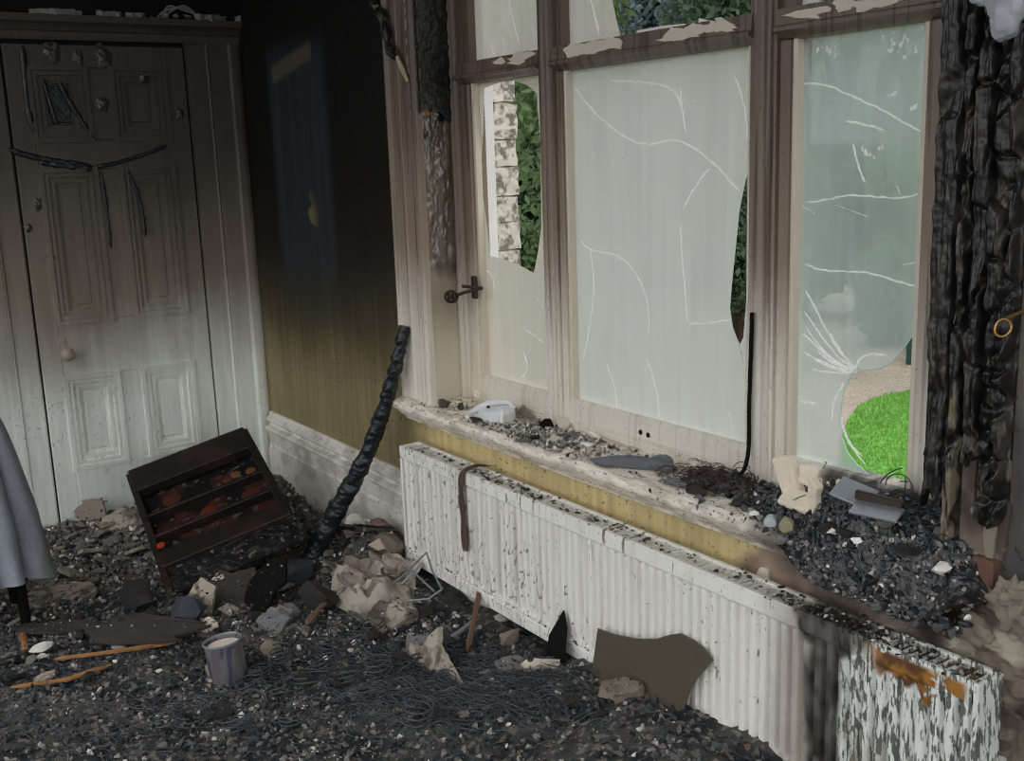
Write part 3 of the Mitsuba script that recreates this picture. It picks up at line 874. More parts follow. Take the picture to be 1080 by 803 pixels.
# casement fastener on the left sash: plate, bar and a round openwork grip
fa = W1 + '__fastener'
labels[fa] = {'label': 'iron casement fastener with a round openwork grip'}
p0, p1, p2 = on_y(507, 304, 2.05), on_y(489, 309, 1.99), on_y(476, 313, 1.96)
obj('backplate', box(p0[0] - .05, p0[0] - .025, 2.040, 2.056, p0[2] - .04, p0[2] + .04, .003), 'm_iron', fa)
obj('stay_bar', tube([on_y(488, 302, 2.02), on_y(498, 303, 2.035), p0 + [.01, 0, 0], p0, p1], [.006, .006, .006, .007, .005], 8), 'm_iron', fa, smooth=40)
g = [tube(p2 + np.stack([.024 * np.cos(np.linspace(0, 2 * np.pi, 17)) * np.cos(a), .024 * np.cos(np.linspace(0, 2 * np.pi, 17)) * np.sin(a), .021 * np.sin(np.linspace(0, 2 * np.pi, 17))], 1), .0035, 6) for a in np.linspace(0, np.pi, 5)[:-1]]
obj('grip', cat(*g, tube([p1, p2], .006, 8), place(rock(5, (.016, .016, .016), .2), p2)), 'm_iron', fa, smooth=40)
#@@OBJECTS
# ------------------------------------------------------------------ the radiator under the window
RX0, RX1, RY, RZ0, RZ1 = -3.41, -1.094, 1.785, 0.136, 0.572
R = thing('radiator', 'long white panel radiator below the window, scorched and rusted at one end', 'radiator')
nfl = 70
us = np.linspace(0, nfl, nfl * 14 + 1)
xs = RX0 + 0.012 + us / nfl * (RX1 - RX0 - 0.024)
fr_ = us - np.floor(us)
wave = sst(0.0, 0.30, np.minimum(fr_, 1 - fr_))
zs = np.array([0.170, 0.186, 0.196, 0.206, 0.30, 0.40, 0.50, 0.514, 0.522, 0.529, 0.534, 0.564, 0.570, 0.572])
amp = np.array([0, 0, .3, 1, 1, 1, 1, 1, .3, 0, 0, 0, 0, 0])
off = np.array([0, 0, 0, 0, 0, 0, 0, 0, 0, .003, -.004, -.004, .0, .006])
yy = RY + off[None, :] + 0.017 * amp[None, :] * (1 - wave[:, None])
P = np.stack([np.repeat(xs[:, None], len(zs), 1), yy, np.repeat(zs[None], len(xs), 0)], -1)
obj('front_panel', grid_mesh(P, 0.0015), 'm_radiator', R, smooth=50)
obj('bottom_rail', cat(box(RX0, RX1, RY - .004, RY + .02, RZ0, 0.182, .004)), 'm_radiator', R)
obj('back_panel', box(RX0 + .01, RX1 - .01, 1.845, 1.862, RZ0, 0.562), 'm_radiator', R)
for a in (RX0 - .002, RX1 - .010):
    obj('end_cover', box(a, a + .012, RY - .005, 1.866, RZ0, .577, .003), 'm_radiator', R)
gr = [box(RX0, RX1, RY - .003, RY + .010, .560, .577, .002), box(RX0, RX1, 1.852, 1.866, .560, .577, .002), box(RX0, RX1, RY + .01, 1.852, .556, .560)]
for x in np.arange(RX0 + .02, RX1 - .01, .0205):
    gr.append(box(x, x + .010, RY + .010, 1.852, .566, .572))
obj('top_grille', cat(*gr), 'm_radiator', R)
for x in (-3.1, -2.25, -1.4):
    obj('bracket', box(x, x + .03, 1.86, D, .2, .5), 'm_iron', R)
# a line of limescale and ash crumbs along the bottom rail and dirt on top
rs = np.random.RandomState(3)
ms, cs = [], []
for i in range(420):
    x = -3.40 + 1.2 * rs.beta(1, 1.2)
    s = rs.uniform(.004, .013)
    l_ = lump(i, (s * 1.5, s * .8, s), 9)
    ms.append(place(l_, (x, RY - .001 + rs.uniform(-.004, .006), .184 + rs.uniform(0, .006))))
    cs.append(np.tile(A(205, 202, 192, 1.2) if rs.rand() > .12 else A(40, 38, 36), (len(l_.vertices), 1)))
solo('lime_crumbs', cat(*ms), 'm_grit', 'white crumbs along the bottom rail of the radiator', 'crumbs', kind='stuff', color=np.vstack(cs))
ms, cs = [], []
for i in range(560):
    x = rs.choice([rs.uniform(-3.38, -1.1), rs.normal(-2.75, .15), rs.normal(-2.25, .2), rs.normal(-1.55, .12), rs.normal(-1.3, .12)])
    if not -3.39 < x < -1.11:
        continue
    s = rs.uniform(.004, .018) * rs.uniform(.5, 1)
    l_ = lump(i + 1000, (s * 1.5, s, s * .7), 9)
    ms.append(place(l_, (x, 1.822 + rs.normal(0, .018), .575 + s * .2), (0, 0, rs.uniform(0, 6))))
    cs.append(np.tile([A(42, 38, 34), A(60, 54, 48), A(130, 122, 108), A(196, 190, 178)][rs.choice(4, p=[.45, .2, .2, .15])], (len(l_.vertices), 1)))
solo('radiator_dirt', cat(*ms), 'm_grit', 'dirt and char crumbs lying along the top of the radiator', 'crumbs', kind='stuff', color=np.vstack(cs))
# a scorched strap hung over the radiator
c0 = [(-2.935, 1.855, .592), (-2.94, 1.83, .597), (-2.95, 1.80, .594), (-2.962, 1.776, .578), (-2.965, 1.768, .55), (-2.967, 1.766, .50), (-2.962, 1.768, .42), (-2.960, 1.768, .36), (-2.958, 1.768, .315)]
c = curve(c0, 40)
wv = np.linspace(-.5, .5, 9)
wd = .026 + .012 * sst(25, 39, np.arange(40)) + .004 * np.sin(np.arange(40) * .6)
P = c[:, None] + (wv[None, :, None] * wd[:, None, None]) * np.array([1, 0, 0])
P[..., 1] -= .004 * np.cos(wv * 9)[None] * np.ones((40, 1))
P[-1, :, 2] += np.random.RandomState(2).uniform(-.02, .02, 9)


def strap_color(p, n, uv):
    return mix(C3(A(104, 84, 72)), C3(A(62, 50, 44)), fbm(p.x * 220, p.z * 12, 2))


solo('cloth_strap', grid_mesh(P, .003), mat('m_strap', mikit.proc(strap_color), .85, .2), 'scorched brown strap hanging over the top of the white radiator', 'strap', smooth=True)

# ------------------------------------------------------------------ outdoors: lawn, drive, trees, the neighbouring wing
GZ = -0.7


def gravel_color(p, n, uv):
    d = cell_rand(p.x * 55, p.y * 55)
    c = mix(C3(A(176, 164, 148)), C3(A(148, 138, 124)), fbm(p.x * 2, p.y * 2, 1))
    return c * (0.75 + 0.5 * d)


def lawn_color(p, n, uv):
    c = mix(C3(A(122, 174, 84, 1.0)), C3(A(106, 158, 72, 1.0)), fbm(p.x * 3, p.y * 3, 1))
    return c * (0.8 + 0.4 * noise(p.x * 60, p.y * 60))


mat('m_gravel', mikit.proc(gravel_color), .9, .1)
mat('m_lawn', mikit.proc(lawn_color), .9, .1)
struct('ground', box(-60, 25, 2.24, 70, GZ - .2, GZ - .02), 'm_gravel')
lawn_edge = [(-4.55, 5.2), (-4.83, 6.05), (-5.33, 6.64), (-5.70, 7.15), (-5.95, 7.55), (-6.15, 7.97), (-6.20, 8.40), (-6.12, 8.76), (-5.8, 9.3), (-5.0, 9.9), (-3.6, 10.2), (-1.5, 9.6), (-.2, 7.5), (-.8, 5.0), (-2.6, 4.0), (-4.0, 4.3)]
lp = sg.Polygon(curve(lawn_edge + [lawn_edge[0]], 90)[:-1])
solo('lawn', extr(lp, .02, frame([0, 0, GZ - .02], [1, 0, 0], [0, 1, 0])), 'm_lawn', 'bright green mown lawn seen through the broken pane', 'lawn', kind='stuff')
rs = np.random.RandomState(8)
bl_p = []
while len(bl_p) < 16000:
    x, y = rs.uniform(-6.3, -4.0), rs.uniform(5.2, 9.6)
    if lp.contains(sg.Point(x, y)):
        bl_p.append((x, y))
bl_p = np.array(bl_p)
a = rs.uniform(0, 6.28, len(bl_p))
h = rs.uniform(.02, .05, len(bl_p))
b0 = np.stack([bl_p[:, 0] - .004 * np.cos(a), bl_p[:, 1] - .004 * np.sin(a), np.full(len(a), GZ)], 1)
b1 = np.stack([bl_p[:, 0] + .004 * np.cos(a), bl_p[:, 1] + .004 * np.sin(a), np.full(len(a), GZ)], 1)
b2 = np.stack([bl_p[:, 0] + rs.normal(0, .015, len(a)), bl_p[:, 1] + rs.normal(0, .015, len(a)), GZ + h], 1)
v = np.stack([b0, b1, b2], 1).reshape(-1, 3)
scene['m_blade'] = {'type': 'principledthin', 'base_color': rgb(A(122, 174, 84)), 'roughness': .6, 'diff_trans': .8}
solo('grass', trimesh.Trimesh(v, np.arange(len(v)).reshape(-1, 3), process=False), 'm_blade', 'short green grass blades of the lawn outside', 'grass', kind='stuff')


def foliage(seed, r, n, leaf, lobes=9):
    rs = np.random.RandomState(seed)
    cen = rs.normal(size=(lobes, 3))
    cen /= np.linalg.norm(cen, axis=1, keepdims=True)
    cen = cen * rs.uniform(.25, .68, (lobes, 1))
    cen[0] = 0
    k = rs.randint(0, lobes, n)
    d = rs.normal(size=(n, 3))
    d /= np.linalg.norm(d, axis=1, keepdims=True)
    p = cen[k] + d * (0.46 * rs.uniform(.35, 1, (n, 1)) ** .5)
    p *= r
    u = rs.normal(size=(n, 3))
    u /= np.linalg.norm(u, axis=1, keepdims=True)
    w_ = np.cross(u, rs.normal(size=(n, 3)))
    w_ /= np.linalg.norm(w_, axis=1, keepdims=True)
    s = leaf * rs.uniform(.6, 1.3, (n, 1))
    v = np.stack([p - u * s, p + w_ * s * .45, p + u * s, p - w_ * s * .45], 1).reshape(-1, 3)
    f = (np.arange(n)[:, None] * 4 + np.array([[0, 1, 2, 0, 2, 3]])).reshape(-1, 3)
    return trimesh.Trimesh(v, f, process=False)


for nm, col in (('m_leaf_dark', A(112, 134, 108)), ('m_leaf_mid', A(132, 158, 112)), ('m_leaf_light', A(164, 186, 136)), ('m_leaf_blue', A(144, 164, 166))):
    scene[nm] = {'type': 'principledthin', 'base_color': rgb(col), 'roughness': .5, 'diff_trans': 1.0, 'eta': 1.3}
mat('m_bark', A(72, 62, 54), .9, .1)
TREES = [  # bearing, distance, height, crown radii, leaf material, label
    (28, 14.0, 7.5, (1.05, 1.05, 3.3), 'm_leaf_mid', 'slim mid green tree left of the stone corner, behind the white wing'),
    (37, 14.0, 8.0, (1.05, 1.05, 3.5), 'm_leaf_mid', 'mid green tree just right of the stone corner, through the broken left pane'),
    (46, 14.0, 7.6, (1.05, 1.05, 3.3), 'm_leaf_dark', 'dark tree filling the slit at the edge of the middle pane'),
    (61.5, 14.0, 7.0, (1.05, 1.05, 3.0), 'm_leaf_mid', 'mid green tree beyond the garden bench, behind the burnt post'),
    (32.5, 18.0, 9.0, (1.32, 1.32, 4.0), 'm_leaf_dark', 'dark tree in the second row, behind the stone corner of the wing'),
    (41.5, 18.0, 9.5, (1.32, 1.32, 4.2), 'm_leaf_blue', 'bluish tree in the left half of the fallen-out upper pane'),
    (50.5, 18.0, 9.0, (1.32, 1.32, 4.0), 'm_leaf_dark', 'dark tree standing behind the hazy right pane'),
    (59.5, 18.0, 9.0, (1.32, 1.32, 4.0), 'm_leaf_dark', 'dark tree of the second row behind the burnt post'),
    (30, 23.2, 11.5, (1.75, 1.75, 5.0), 'm_leaf_dark', 'farthest dark tree behind the left pane'),
    (38.5, 23.2, 12.0, (1.75, 1.75, 5.2), 'm_leaf_mid', 'farthest tree behind the left half of the clouded middle pane'),
    (47, 23.2, 12.5, (1.75, 1.75, 5.4), 'm_leaf_light', 'pale green farthest tree in the right half of the fallen-out upper pane'),
    (55.5, 23.2, 12.0, (1.75, 1.75, 5.2), 'm_leaf_mid', 'farthest tree behind the top of the hazy right pane'),
]
for i, (bear, dist, h, r, m, lab) in enumerate(TREES):
    x, y = -dist * math.cos(math.radians(bear)), dist * math.sin(math.radians(bear))
    t_ = thing('tree', lab, 'tree')
    fo = foliage(200 + i, np.array(r), 15000, .075, 18)
    fo.apply_translation([x, y, GZ + h - r[2]])
    obj('foliage', fo, m, t_)
    obj('trunk', tube(curve([(x, y, GZ - .1), (x + .1, y, GZ + h * .3), (x, y + .1, GZ + h * .6)], 8), np.linspace(.2, .1, 8), 8), 'm_bark', t_, smooth=True)
rs = np.random.RandomState(44)
n_ = 26000
th_ = np.radians(rs.uniform(22, 72, n_))
dd_ = rs.uniform(27, 29, n_)
p_ = np.stack([-dd_ * np.cos(th_), dd_ * np.sin(th_), GZ + 8.5 * rs.uniform(0, 1, n_) ** 1.1 + rs.normal(0, .5, n_)], 1)
u_ = rs.normal(size=(n_, 3))
u_ /= np.linalg.norm(u_, axis=1, keepdims=True)
w_ = np.cross(u_, rs.normal(size=(n_, 3)))
w_ /= np.linalg.norm(w_, axis=1, keepdims=True)
v_ = np.stack([p_ - u_ * .3, p_ + w_ * .17, p_ + u_ * .3, p_ - w_ * .17], 1).reshape(-1, 3)
solo('undergrowth', trimesh.Trimesh(v_, (np.arange(n_)[:, None] * 4 + np.array([[0, 1, 2, 0, 2, 3]])).reshape(-1, 3), process=False), 'm_leaf_dark', 'dark belt of woodland foliage closing the garden behind all the trees', 'foliage', kind='stuff')
hedge = [(49.3, 15.2, 'far bush behind the middle of the hazy right pane'), (53.0, 15.2, 'far bush behind the right edge of the hazy right pane, beyond the bench'), (34.5, 11.6, 'low bush right beside the stone corner, at the foot of the mid green tree'), (30, 11.6, 'low bush hidden behind the white wing'), (39, 11.6, 'low bush beyond the drive, behind the left of the middle pane'), (46, 11.6, 'bush beyond the drive at the foot of the dark slit in the middle pane'),
         (54, 13.2, 'dark bush behind the garden bench, beside the burnt post'), (62.5, 11.4, 'bush across the drive hidden by the burnt post')]
for i, (bear, dist, lab) in enumerate(hedge):
    x, y = -dist * math.cos(math.radians(bear)), dist * math.sin(math.radians(bear))
    t_ = thing('bush', lab, 'bush')
    fo = foliage(300 + i, np.array([.76, .76, 1.25]), 12000, .05, 12)
    fo.apply_translation([x, y, GZ + 1.1])
    obj('foliage', fo, 'm_leaf_dark' if i % 2 == 1 else 'm_leaf_mid', t_)
    obj('stem', tube([(x, y, GZ - .05), (x, y, GZ + .9)], .05, 6), 'm_bark', t_)

# the neighbouring wing: white render with a corner of rough stone blocks
Wg = thing('house_wing', 'white rendered wing of the house with a rough stone corner, seen through the left pane', 'building')
obj('wall', box(-9.4, -7.42, 2.32, 4.86, GZ - .05, 5.0), mat('m_render', A(240, 240, 238, 1.1), .8, .2), Wg)
rs = np.random.RandomState(9)


def stone_color(p, n, uv):
    return mix(C3(A(196, 190, 180, 1.1)), C3(A(120, 114, 106)), smoothstep(.40, .68, fbm(p.y * 22, p.z * 22, p.x * 22)))


mat('m_stone', mikit.proc(stone_color), .9, .15)
z = GZ - .05
i = 0
while z < 4.9:
    hh = rs.uniform(.20, .30)
    dd = .225 + (.012 if i % 2 else 0)
    b = trimesh.creation.box([.30, dd, hh - .012]).subdivide().subdivide()
    v = np.array(b.vertices)
    v += (np.stack([meshkit.noise(v * 14 + i, 1), meshkit.noise(v * 14 + i, 2), meshkit.noise(v * 14 + i, 3)], -1) - .5) * .022
    b = trimesh.Trimesh(v, b.faces, process=False)
    b.apply_translation([-7.54, 4.86 + dd / 2 - .005, z + hh / 2])
    obj('stone_block', b, 'm_stone', Wg)
    z += hh
    i += 1
obj('mortar', box(-7.66, -7.42, 4.86, 5.06, GZ - .05, 4.9), mat('m_mortar_pale', A(176, 170, 160), .9, .1), Wg)
# a garden bench of dark teal wood beyond the lawn, mostly hidden by the burnt post
Bn = thing('garden_bench', 'teal garden bench beyond the gravel, half hidden by the burnt post', 'bench')
mat('m_teal', A(52, 84, 80), .6, .3)
bx, by = -7.02, 9.75
for k in range(4):
    obj('seat_slat', box(bx, bx + 1.3, by + k * .11, by + .09 + k * .11, GZ + .42, GZ + .45), 'm_teal', Bn)
for k in range(3):
    obj('back_slat', box(bx, bx + 1.3, by + .44, by + .47, GZ + .55 + k * .13, GZ + .64 + k * .13), mat('m_teal_pale', A(128, 150, 152), .6, .3) if k == 2 and 'm_teal_pale' not in scene else 'm_teal', Bn)
for k, (dx_, dy_, hh) in enumerate([(0, 0, .64), (1.24, 0, .64), (0, .42, .92), (1.24, .42, .92)]):
    obj('leg', box(bx + dx_, bx + dx_ + .06, by + dy_, by + dy_ + .06, GZ - .03, GZ + hh), 'm_teal', Bn)
for dx_ in (0, 1.24):
    obj('arm_rest', box(bx + dx_ - .01, bx + dx_ + .07, by - .03, by + .45, GZ + .62, GZ + .66), 'm_teal', Bn)

# ------------------------------------------------------------------ the burnt carcase fallen by the door
TL, TR, BR, BL = map(np.array, ([-4.634, 1.113, .31], [-4.537, 1.601, .44], [-3.731, 1.505, .194], [-3.828, 1.018, .064]))
ax = (TR - TL) / np.linalg.norm(TR - TL)
ay = (TL - BL) / np.linalg.norm(TL - BL)
Wd, Hd = np.linalg.norm(TR - TL), np.linalg.norm(TL - BL)
Fr = frame(BL + [0, 0, .015], ax, ay)           # x across, y up the front, z out of the front


def dbx(x0, x1, y0, y1, z0, z1, c=.003):
    m = box(x0, x1, y0, y1, z0, z1, c)
    m.apply_transform(Fr)
    return m


def carcase_color(p, n, uv):
    c = mix(C3(A(34, 29, 27)), C3(A(20, 18, 18)), fbm(p.x * 20, p.y * 20, p.z * 20))
    return mix(c, C3(A(56, 34, 28)), smoothstep(.55, .75, fbm(p.x * 9, p.y * 9, 4)) * .6)


def ember_color(p, n, uv):
    c = mix(C3(A(26, 22, 21)), C3(A(14, 13, 13)), fbm(p.x * 40, p.y * 40, 2))
    red = smoothstep(.50, .62, fbm(p.x * 9 + 3, p.y * 14, 6))
    c = mix(c, mix(C3(A(92, 46, 32)), C3(A(58, 32, 28)), noise(p.x * 30, p.y * 30)), red * .6)
    ash = smoothstep(.66, .74, fbm(p.x * 45, p.y * 45, 9))
    return mix(c, C3(A(96, 92, 86)), ash * .6)


mat('m_carcase', mikit.proc(carcase_color), .5, .35)
mat('m_ember', mikit.proc(ember_color), .7, .2, bump_char, 1.0)
Dr = thing('burnt_drawer_unit', 'black burnt drawer unit lying tilted in the rubble in front of the door', 'drawer unit')
obj('top_board', dbx(0, Wd, Hd * .80, Hd, -.03, .012), 'm_carcase', Dr)
obj('side_board', dbx(-.012, .016, 0, Hd * .985, -.12, .006), 'm_carcase', Dr)
obj('side_board', dbx(Wd - .020, Wd + .014, .12, Hd * .99, -.12, .004), 'm_carcase', Dr)
obj('back_board', dbx(.01, Wd - .01, Hd * .2, Hd * .86, -.058, -.045), 'm_ember', Dr, 'back board stained rust red')
obj('divider', dbx(.01, Wd - .015, Hd * .585, Hd * .605, -.05, -.004), 'm_carcase', Dr)
obj('divider', dbx(.01, Wd - .015, Hd * .41, Hd * .43, -.05, -.004), 'm_carcase', Dr)
obj('lower_rail', dbx(-.004, Wd + .004, Hd * .15, Hd * .27, -.04, .014), 'm_carcase', Dr)
gx, gy = np.meshgrid(np.linspace(0.01, Wd + .02, 40), np.linspace(-.03, Hd * .17, 20), indexing='ij')
q = np.stack([gx, gy, 0 * gx], -1)
lowp = grid_mesh(np.stack([gx, gy, -.012 + .016 * meshkit.fbm(q * 45, 3, 4)], -1), .02)
lowp.apply_transform(Fr)
obj('charred_base', lowp, 'm_char', Dr, 'charred mottled base board', smooth=30)
for k, (u, w_, s, c_) in enumerate([(.78, .705, .022, (140, 100, 52)), (.90, .69, .022, (126, 88, 48)), (.70, .69, .02, (96, 60, 40)), (.82, .50, .042, (92, 46, 36)), (.24, .71, .04, (92, 48, 36)), (.47, .50, .035, (124, 52, 30)), (.40, .47, .03, (110, 56, 36)), (.56, .33, .035, (74, 36, 26)), (.05, .31, .016, (196, 66, 38))]):
    m = lathe([(0, -.004), (s, -.004), (s, .003), (s * .6, .006), (0, .006)], 18)
    m.apply_transform(Fr @ trimesh.transformations.translation_matrix([u * Wd, w_ * Hd, -.045 if k < 8 else .01]))
    obj('rust_disc', m, mat(f'm_rust_{k}', A(*[int(q_ * .82) for q_ in c_]), .6, .3), Dr, 'orange rusty disc' if k < 2 else 'bright red scrap' if k == 8 else 'dull red disc', smooth=40)

# ------------------------------------------------------------------ charred post leaning on the wall
c = curve([(-3.80, 1.56, .06), (-3.76, 1.62, .19), (-3.68, 1.70, .37), (-3.62, 1.76, .52), (-3.56, 1.81, .70), (-3.500, 1.845, .885), (-3.48, 1.868, 1.0)], 120)
tt = np.linspace(0, 1, 120)
rad = .042 - .022 * tt + .004 * np.sin(tt * 60) * (1 - tt)
post = tube(c, rad, 18)
v = np.array(post.vertices)
k = (meshkit.fbm(v * 42, 3, 5) - .5) * .020 + (meshkit.noise(v * np.array([90, 90, 70]), 8) - .5) * .006
ctr = np.repeat(c, 18, 0)
dv = v - ctr
v = ctr + dv * (1 + k[:, None] / np.maximum(np.linalg.norm(dv, axis=1, keepdims=True), 1e-4))
solo('charred_timber', trimesh.Trimesh(v, post.faces, process=False), 'm_char_fine', 'black charred timber leaning from the rubble against the window wall', 'timber', smooth=25)

# ------------------------------------------------------------------ chair under a grey-blue cloth at the picture's edge
Ch = thing('chair', 'dark chair mostly covered by a grey-blue cloth beside the white door', 'chair')
cx, cy = -4.04, .455
for k, (dx_, dy_) in enumerate([(-.10, -.09), (.10, -.09), (-.10, .09), (.10, .09)]):
    obj('leg', tube([(cx + dx_, cy + dy_, .02), (cx + dx_ * .9, cy + dy_ * .9, .41)], [.017, .02], 8), 'm_black', Ch, smooth=40)
obj('seat', box(cx - .12, cx + .12, cy - .11, cy + .10, .40, .43, .008), 'm_black', Ch)
obj('back', box(cx - .05, cx + .05, cy - .045, cy - .02, .46, .74, .008), 'm_black', Ch)
nu, nv = 160, 60
th, s = np.meshgrid(np.linspace(0, 2 * np.pi, nu), np.linspace(0, 1, nv), indexing='ij')
fold = np.abs(np.sin(th * 4.5 + .8 * np.sin(th * 2))) ** .7
rx = .085 + .13 * s ** .8 + (.095 * (fold - .6)) * s ** .7
ry = .090 + .110 * s ** .85 + (.095 * (fold - .6)) * s ** .7
zt = .795 - .60 * s ** 1.12 + .05 * s * np.sin(th * 2 + 1.0)
P = np.stack([cx + .02 + rx * np.cos(th), cy + .0 + ry * np.sin(th), zt], -1)
P[..., 2] += .012 * (meshkit.fbm(P * 12, 3, 3) - .5)
P[..., :2] += .03 * s[..., None] * (np.stack([meshkit.fbm(P * 7, 2, 5), meshkit.fbm(P * 7, 2, 6)], -1) - .5)


def cloth_color(p, n, uv):
    c = mix(C3(A(142, 148, 158)), C3(A(112, 116, 120)), fbm(p.y * 14, p.z * 5, 2))
    c = mix(c, C3(A(100, 102, 88)), smoothstep(.5, .75, fbm(p.y * 11, p.z * 4, 7)) * smoothstep(.7, .3, p.z) * .7)
    return c * (.85 + .3 * noise(p.y * 300, p.z * 300, p.x * 300))


Cl = solo('draped_cloth', grid_mesh(P, .004), mat('m_cloth', mikit.proc(cloth_color), .9, .15, sheen=.3), 'grey-blue cloth draped in folds over a dark chair', 'cloth', smooth=True)
obj('gathered_top', place(rock(31, (.18, .18, .06), .5, 2.5, .2), (cx + .02, cy, .80)), mat('m_cloth_dark', A(96, 92, 88), .9, .1), Cl, 'dirty bunched top', smooth=40)
#@@RUBBLE
# ------------------------------------------------------------------ the burnt rubble on the floor
nx_, ny_ = 300, 190
gx, gy = np.meshgrid(np.linspace(-4.985, -0.6, nx_), np.linspace(-0.75, 1.865, ny_), indexing='ij')
gz = bed_height(gx, gy)
q = np.stack([gx, gy, 0 * gx], -1)
gz = gz + .012 * (meshkit.noise(q * 70, 3) - .5)


def bed_color(p, n, uv):
    c = mix(C3(A(76, 75, 73)), C3(A(46, 47, 48)), smoothstep(.35, .65, fbm(p.x * 14, p.y * 14, 2)))
    back = smoothstep(-3.9, -4.3, p.x)
    c = mix(c, C3(A(104, 98, 88)), back * smoothstep(.3, .6, fbm(p.x * 9, p.y * 9, 5)))
    c = mix(c, C3(A(124, 118, 108)), smoothstep(.68, .78, noise(p.x * 70, p.y * 70)) * .7)
    return c


bed = solo('rubble_bed', grid_mesh(np.stack([gx, gy, gz], -1), .05), mat('m_bed', mikit.proc(bed_color), .9, .2, bump_plaster, 1.2), 'dark bed of ash and burnt rubble covering the floor', 'rubble', kind='stuff', smooth=True)

TONES = [A(42, 43, 45), A(64, 65, 67), A(90, 90, 89), A(118, 115, 109), A(158, 152, 142), A(206, 202, 192, 1.1), A(104, 88, 72), A(76, 88, 92)]
rs = np.random.RandomState(77)
variants = [lump(900 + i, (1.3, 1.0, .7), 11) for i in range(24)]
N = 42000
# the view narrows towards the eye: spread the chips evenly over the picture's floor
fx, fy = rs.uniform(-5.0, -1.0, N), rs.uniform(-.5, 1.88, N)
V, F, K, off = [], [], [], 0
zz_ = bed_height(fx, fy)
clump = meshkit.fbm(np.stack([fx * 3, fy * 3, 0 * fx], -1), 3, 31)
pale = meshkit.fbm(np.stack([fx * 5, fy * 5, 0 * fx], -1), 3, 37)
from scipy.spatial.transform import Rotation as Rot
rots = Rot.random(N, random_state=5).as_matrix()
for i in range(N):
    far = fx[i] < -3.9
    s = (.006 + .020 * rs.rand() ** 3.0) * (1.25 if far else 1.0)
    if fy[i] > 1.765 and fx[i] > -3.45:
        continue
    if far or pale[i] > .56:
        t = rs.choice(8, p=[.12, .14, .2, .22, .16, .08, .06, .02])
    else:
        t = rs.choice(8, p=[.30, .28, .20, .11, .04, .012, .018, .04])
    m = variants[i % 24]
    v = m.vertices @ rots[i].T * s
    V.append(v + [fx[i], fy[i], zz_[i] + s * .18])
    F.append(m.faces + off)
    off += len(v)
    K.append(np.tile(np.array(TONES[t]) * rs.uniform(.75, 1.2), (len(v), 1)))
grit = trimesh.Trimesh(np.vstack(V), np.vstack(F), process=False)
solo('rubble_chips', grit, 'm_grit', 'small chips of char, ash and plaster strewn over the whole floor', 'rubble', kind='stuff', color=np.clip(np.vstack(K), .003, .95))
# fine wires and fibres in the dark foreground
V, F, off = [], [], 0
for i in range(1700):
    if i % 3:
        p = ground(rs.normal(480, 60), rs.normal(722, 20))
    else:
        p = ground(rs.uniform(20, 800), rs.uniform(670, 800))
    if not (-5 < p[0] < -1.3 and p[1] < 1.72):
        continue
    a = rs.normal(.25, .55) if i % 3 else rs.uniform(0, 3.1)
    L = rs.uniform(.04, .16)
    tt = np.linspace(-1, 1, 9)
    bend = rs.normal(0, .03)
    dx_, dy_ = np.cos(a), np.sin(a)
    pts = np.stack([p[0] + dx_ * tt * L / 2 - dy_ * bend * tt ** 2, p[1] + dy_ * tt * L / 2 + dx_ * bend * tt ** 2, 0 * tt], 1)
    pts[:, 2] = bed_height(pts[:, 0], pts[:, 1]) + .006 + rs.uniform(0, .022) * (1 - tt ** 2)
    m = tube(pts, .0009, 4, cap=False)
    V.append(m.vertices)
    F.append(m.faces + off)
    off += len(m.vertices)
solo('wire_tangle', trimesh.Trimesh(np.vstack(V), np.vstack(F), process=False), 'm_wire', 'tangle of fine blackened wires in the rubble of the foreground', 'wire', kind='stuff')

# loose pieces large enough to count, by kind
mat('m_lump_grey', A(108, 106, 101), .9, .2)
mat('m_lump_pale', A(196, 192, 180, 1.1), .85, .2)
mat('m_lump_tan', A(128, 118, 104), .9, .2)
mat('m_lump_dark', A(46, 44, 43), .8, .3)
mat('m_lump_blue', A(54, 58, 66), .5, .4)
KIND = {'pale': ('plaster_lump', 'm_lump_pale', 'small white lump of plaster lying loose in the rubble', 'lump', 'white plaster lumps'),
        'grey': ('mortar_lump', 'm_lump_grey', 'grey lump of mortar lying loose in the rubble', 'lump', 'grey mortar lumps'),
        'tan': ('tan_lump', 'm_lump_tan', 'tan lump of old plaster lying loose in the rubble', 'lump', 'tan plaster lumps'),
        'dark': ('char_lump', 'm_lump_dark', 'black lump of charred wood lying loose in the rubble', 'lump', 'black charred lumps')}
SH = {k: [mikit.ply(rugged(700 + 10 * j + i, (1.35, 1.0, .6)) if k in ('grey', 'tan') else lump(740 + 10 * j + i, (1.3, 1, .8), 18), KIND[k][1], False) for i in range(6)] for j, k in enumerate(KIND)}


def loose(kind, p, s, rot=None, dz=.22):
    nm, m, lab, cat_, grp = KIND[kind]
    key = thing(nm, lab, cat_, grp)
    r = rot or tuple((rs.uniform(0, 6, 3) - [3, 3, 0]) * [.15, .15, 1])
    return put(key, {**SH[kind][rs.randint(6)], 'to_world': xf(np.asarray(p) + [0, 0, s * dz], r, s)})


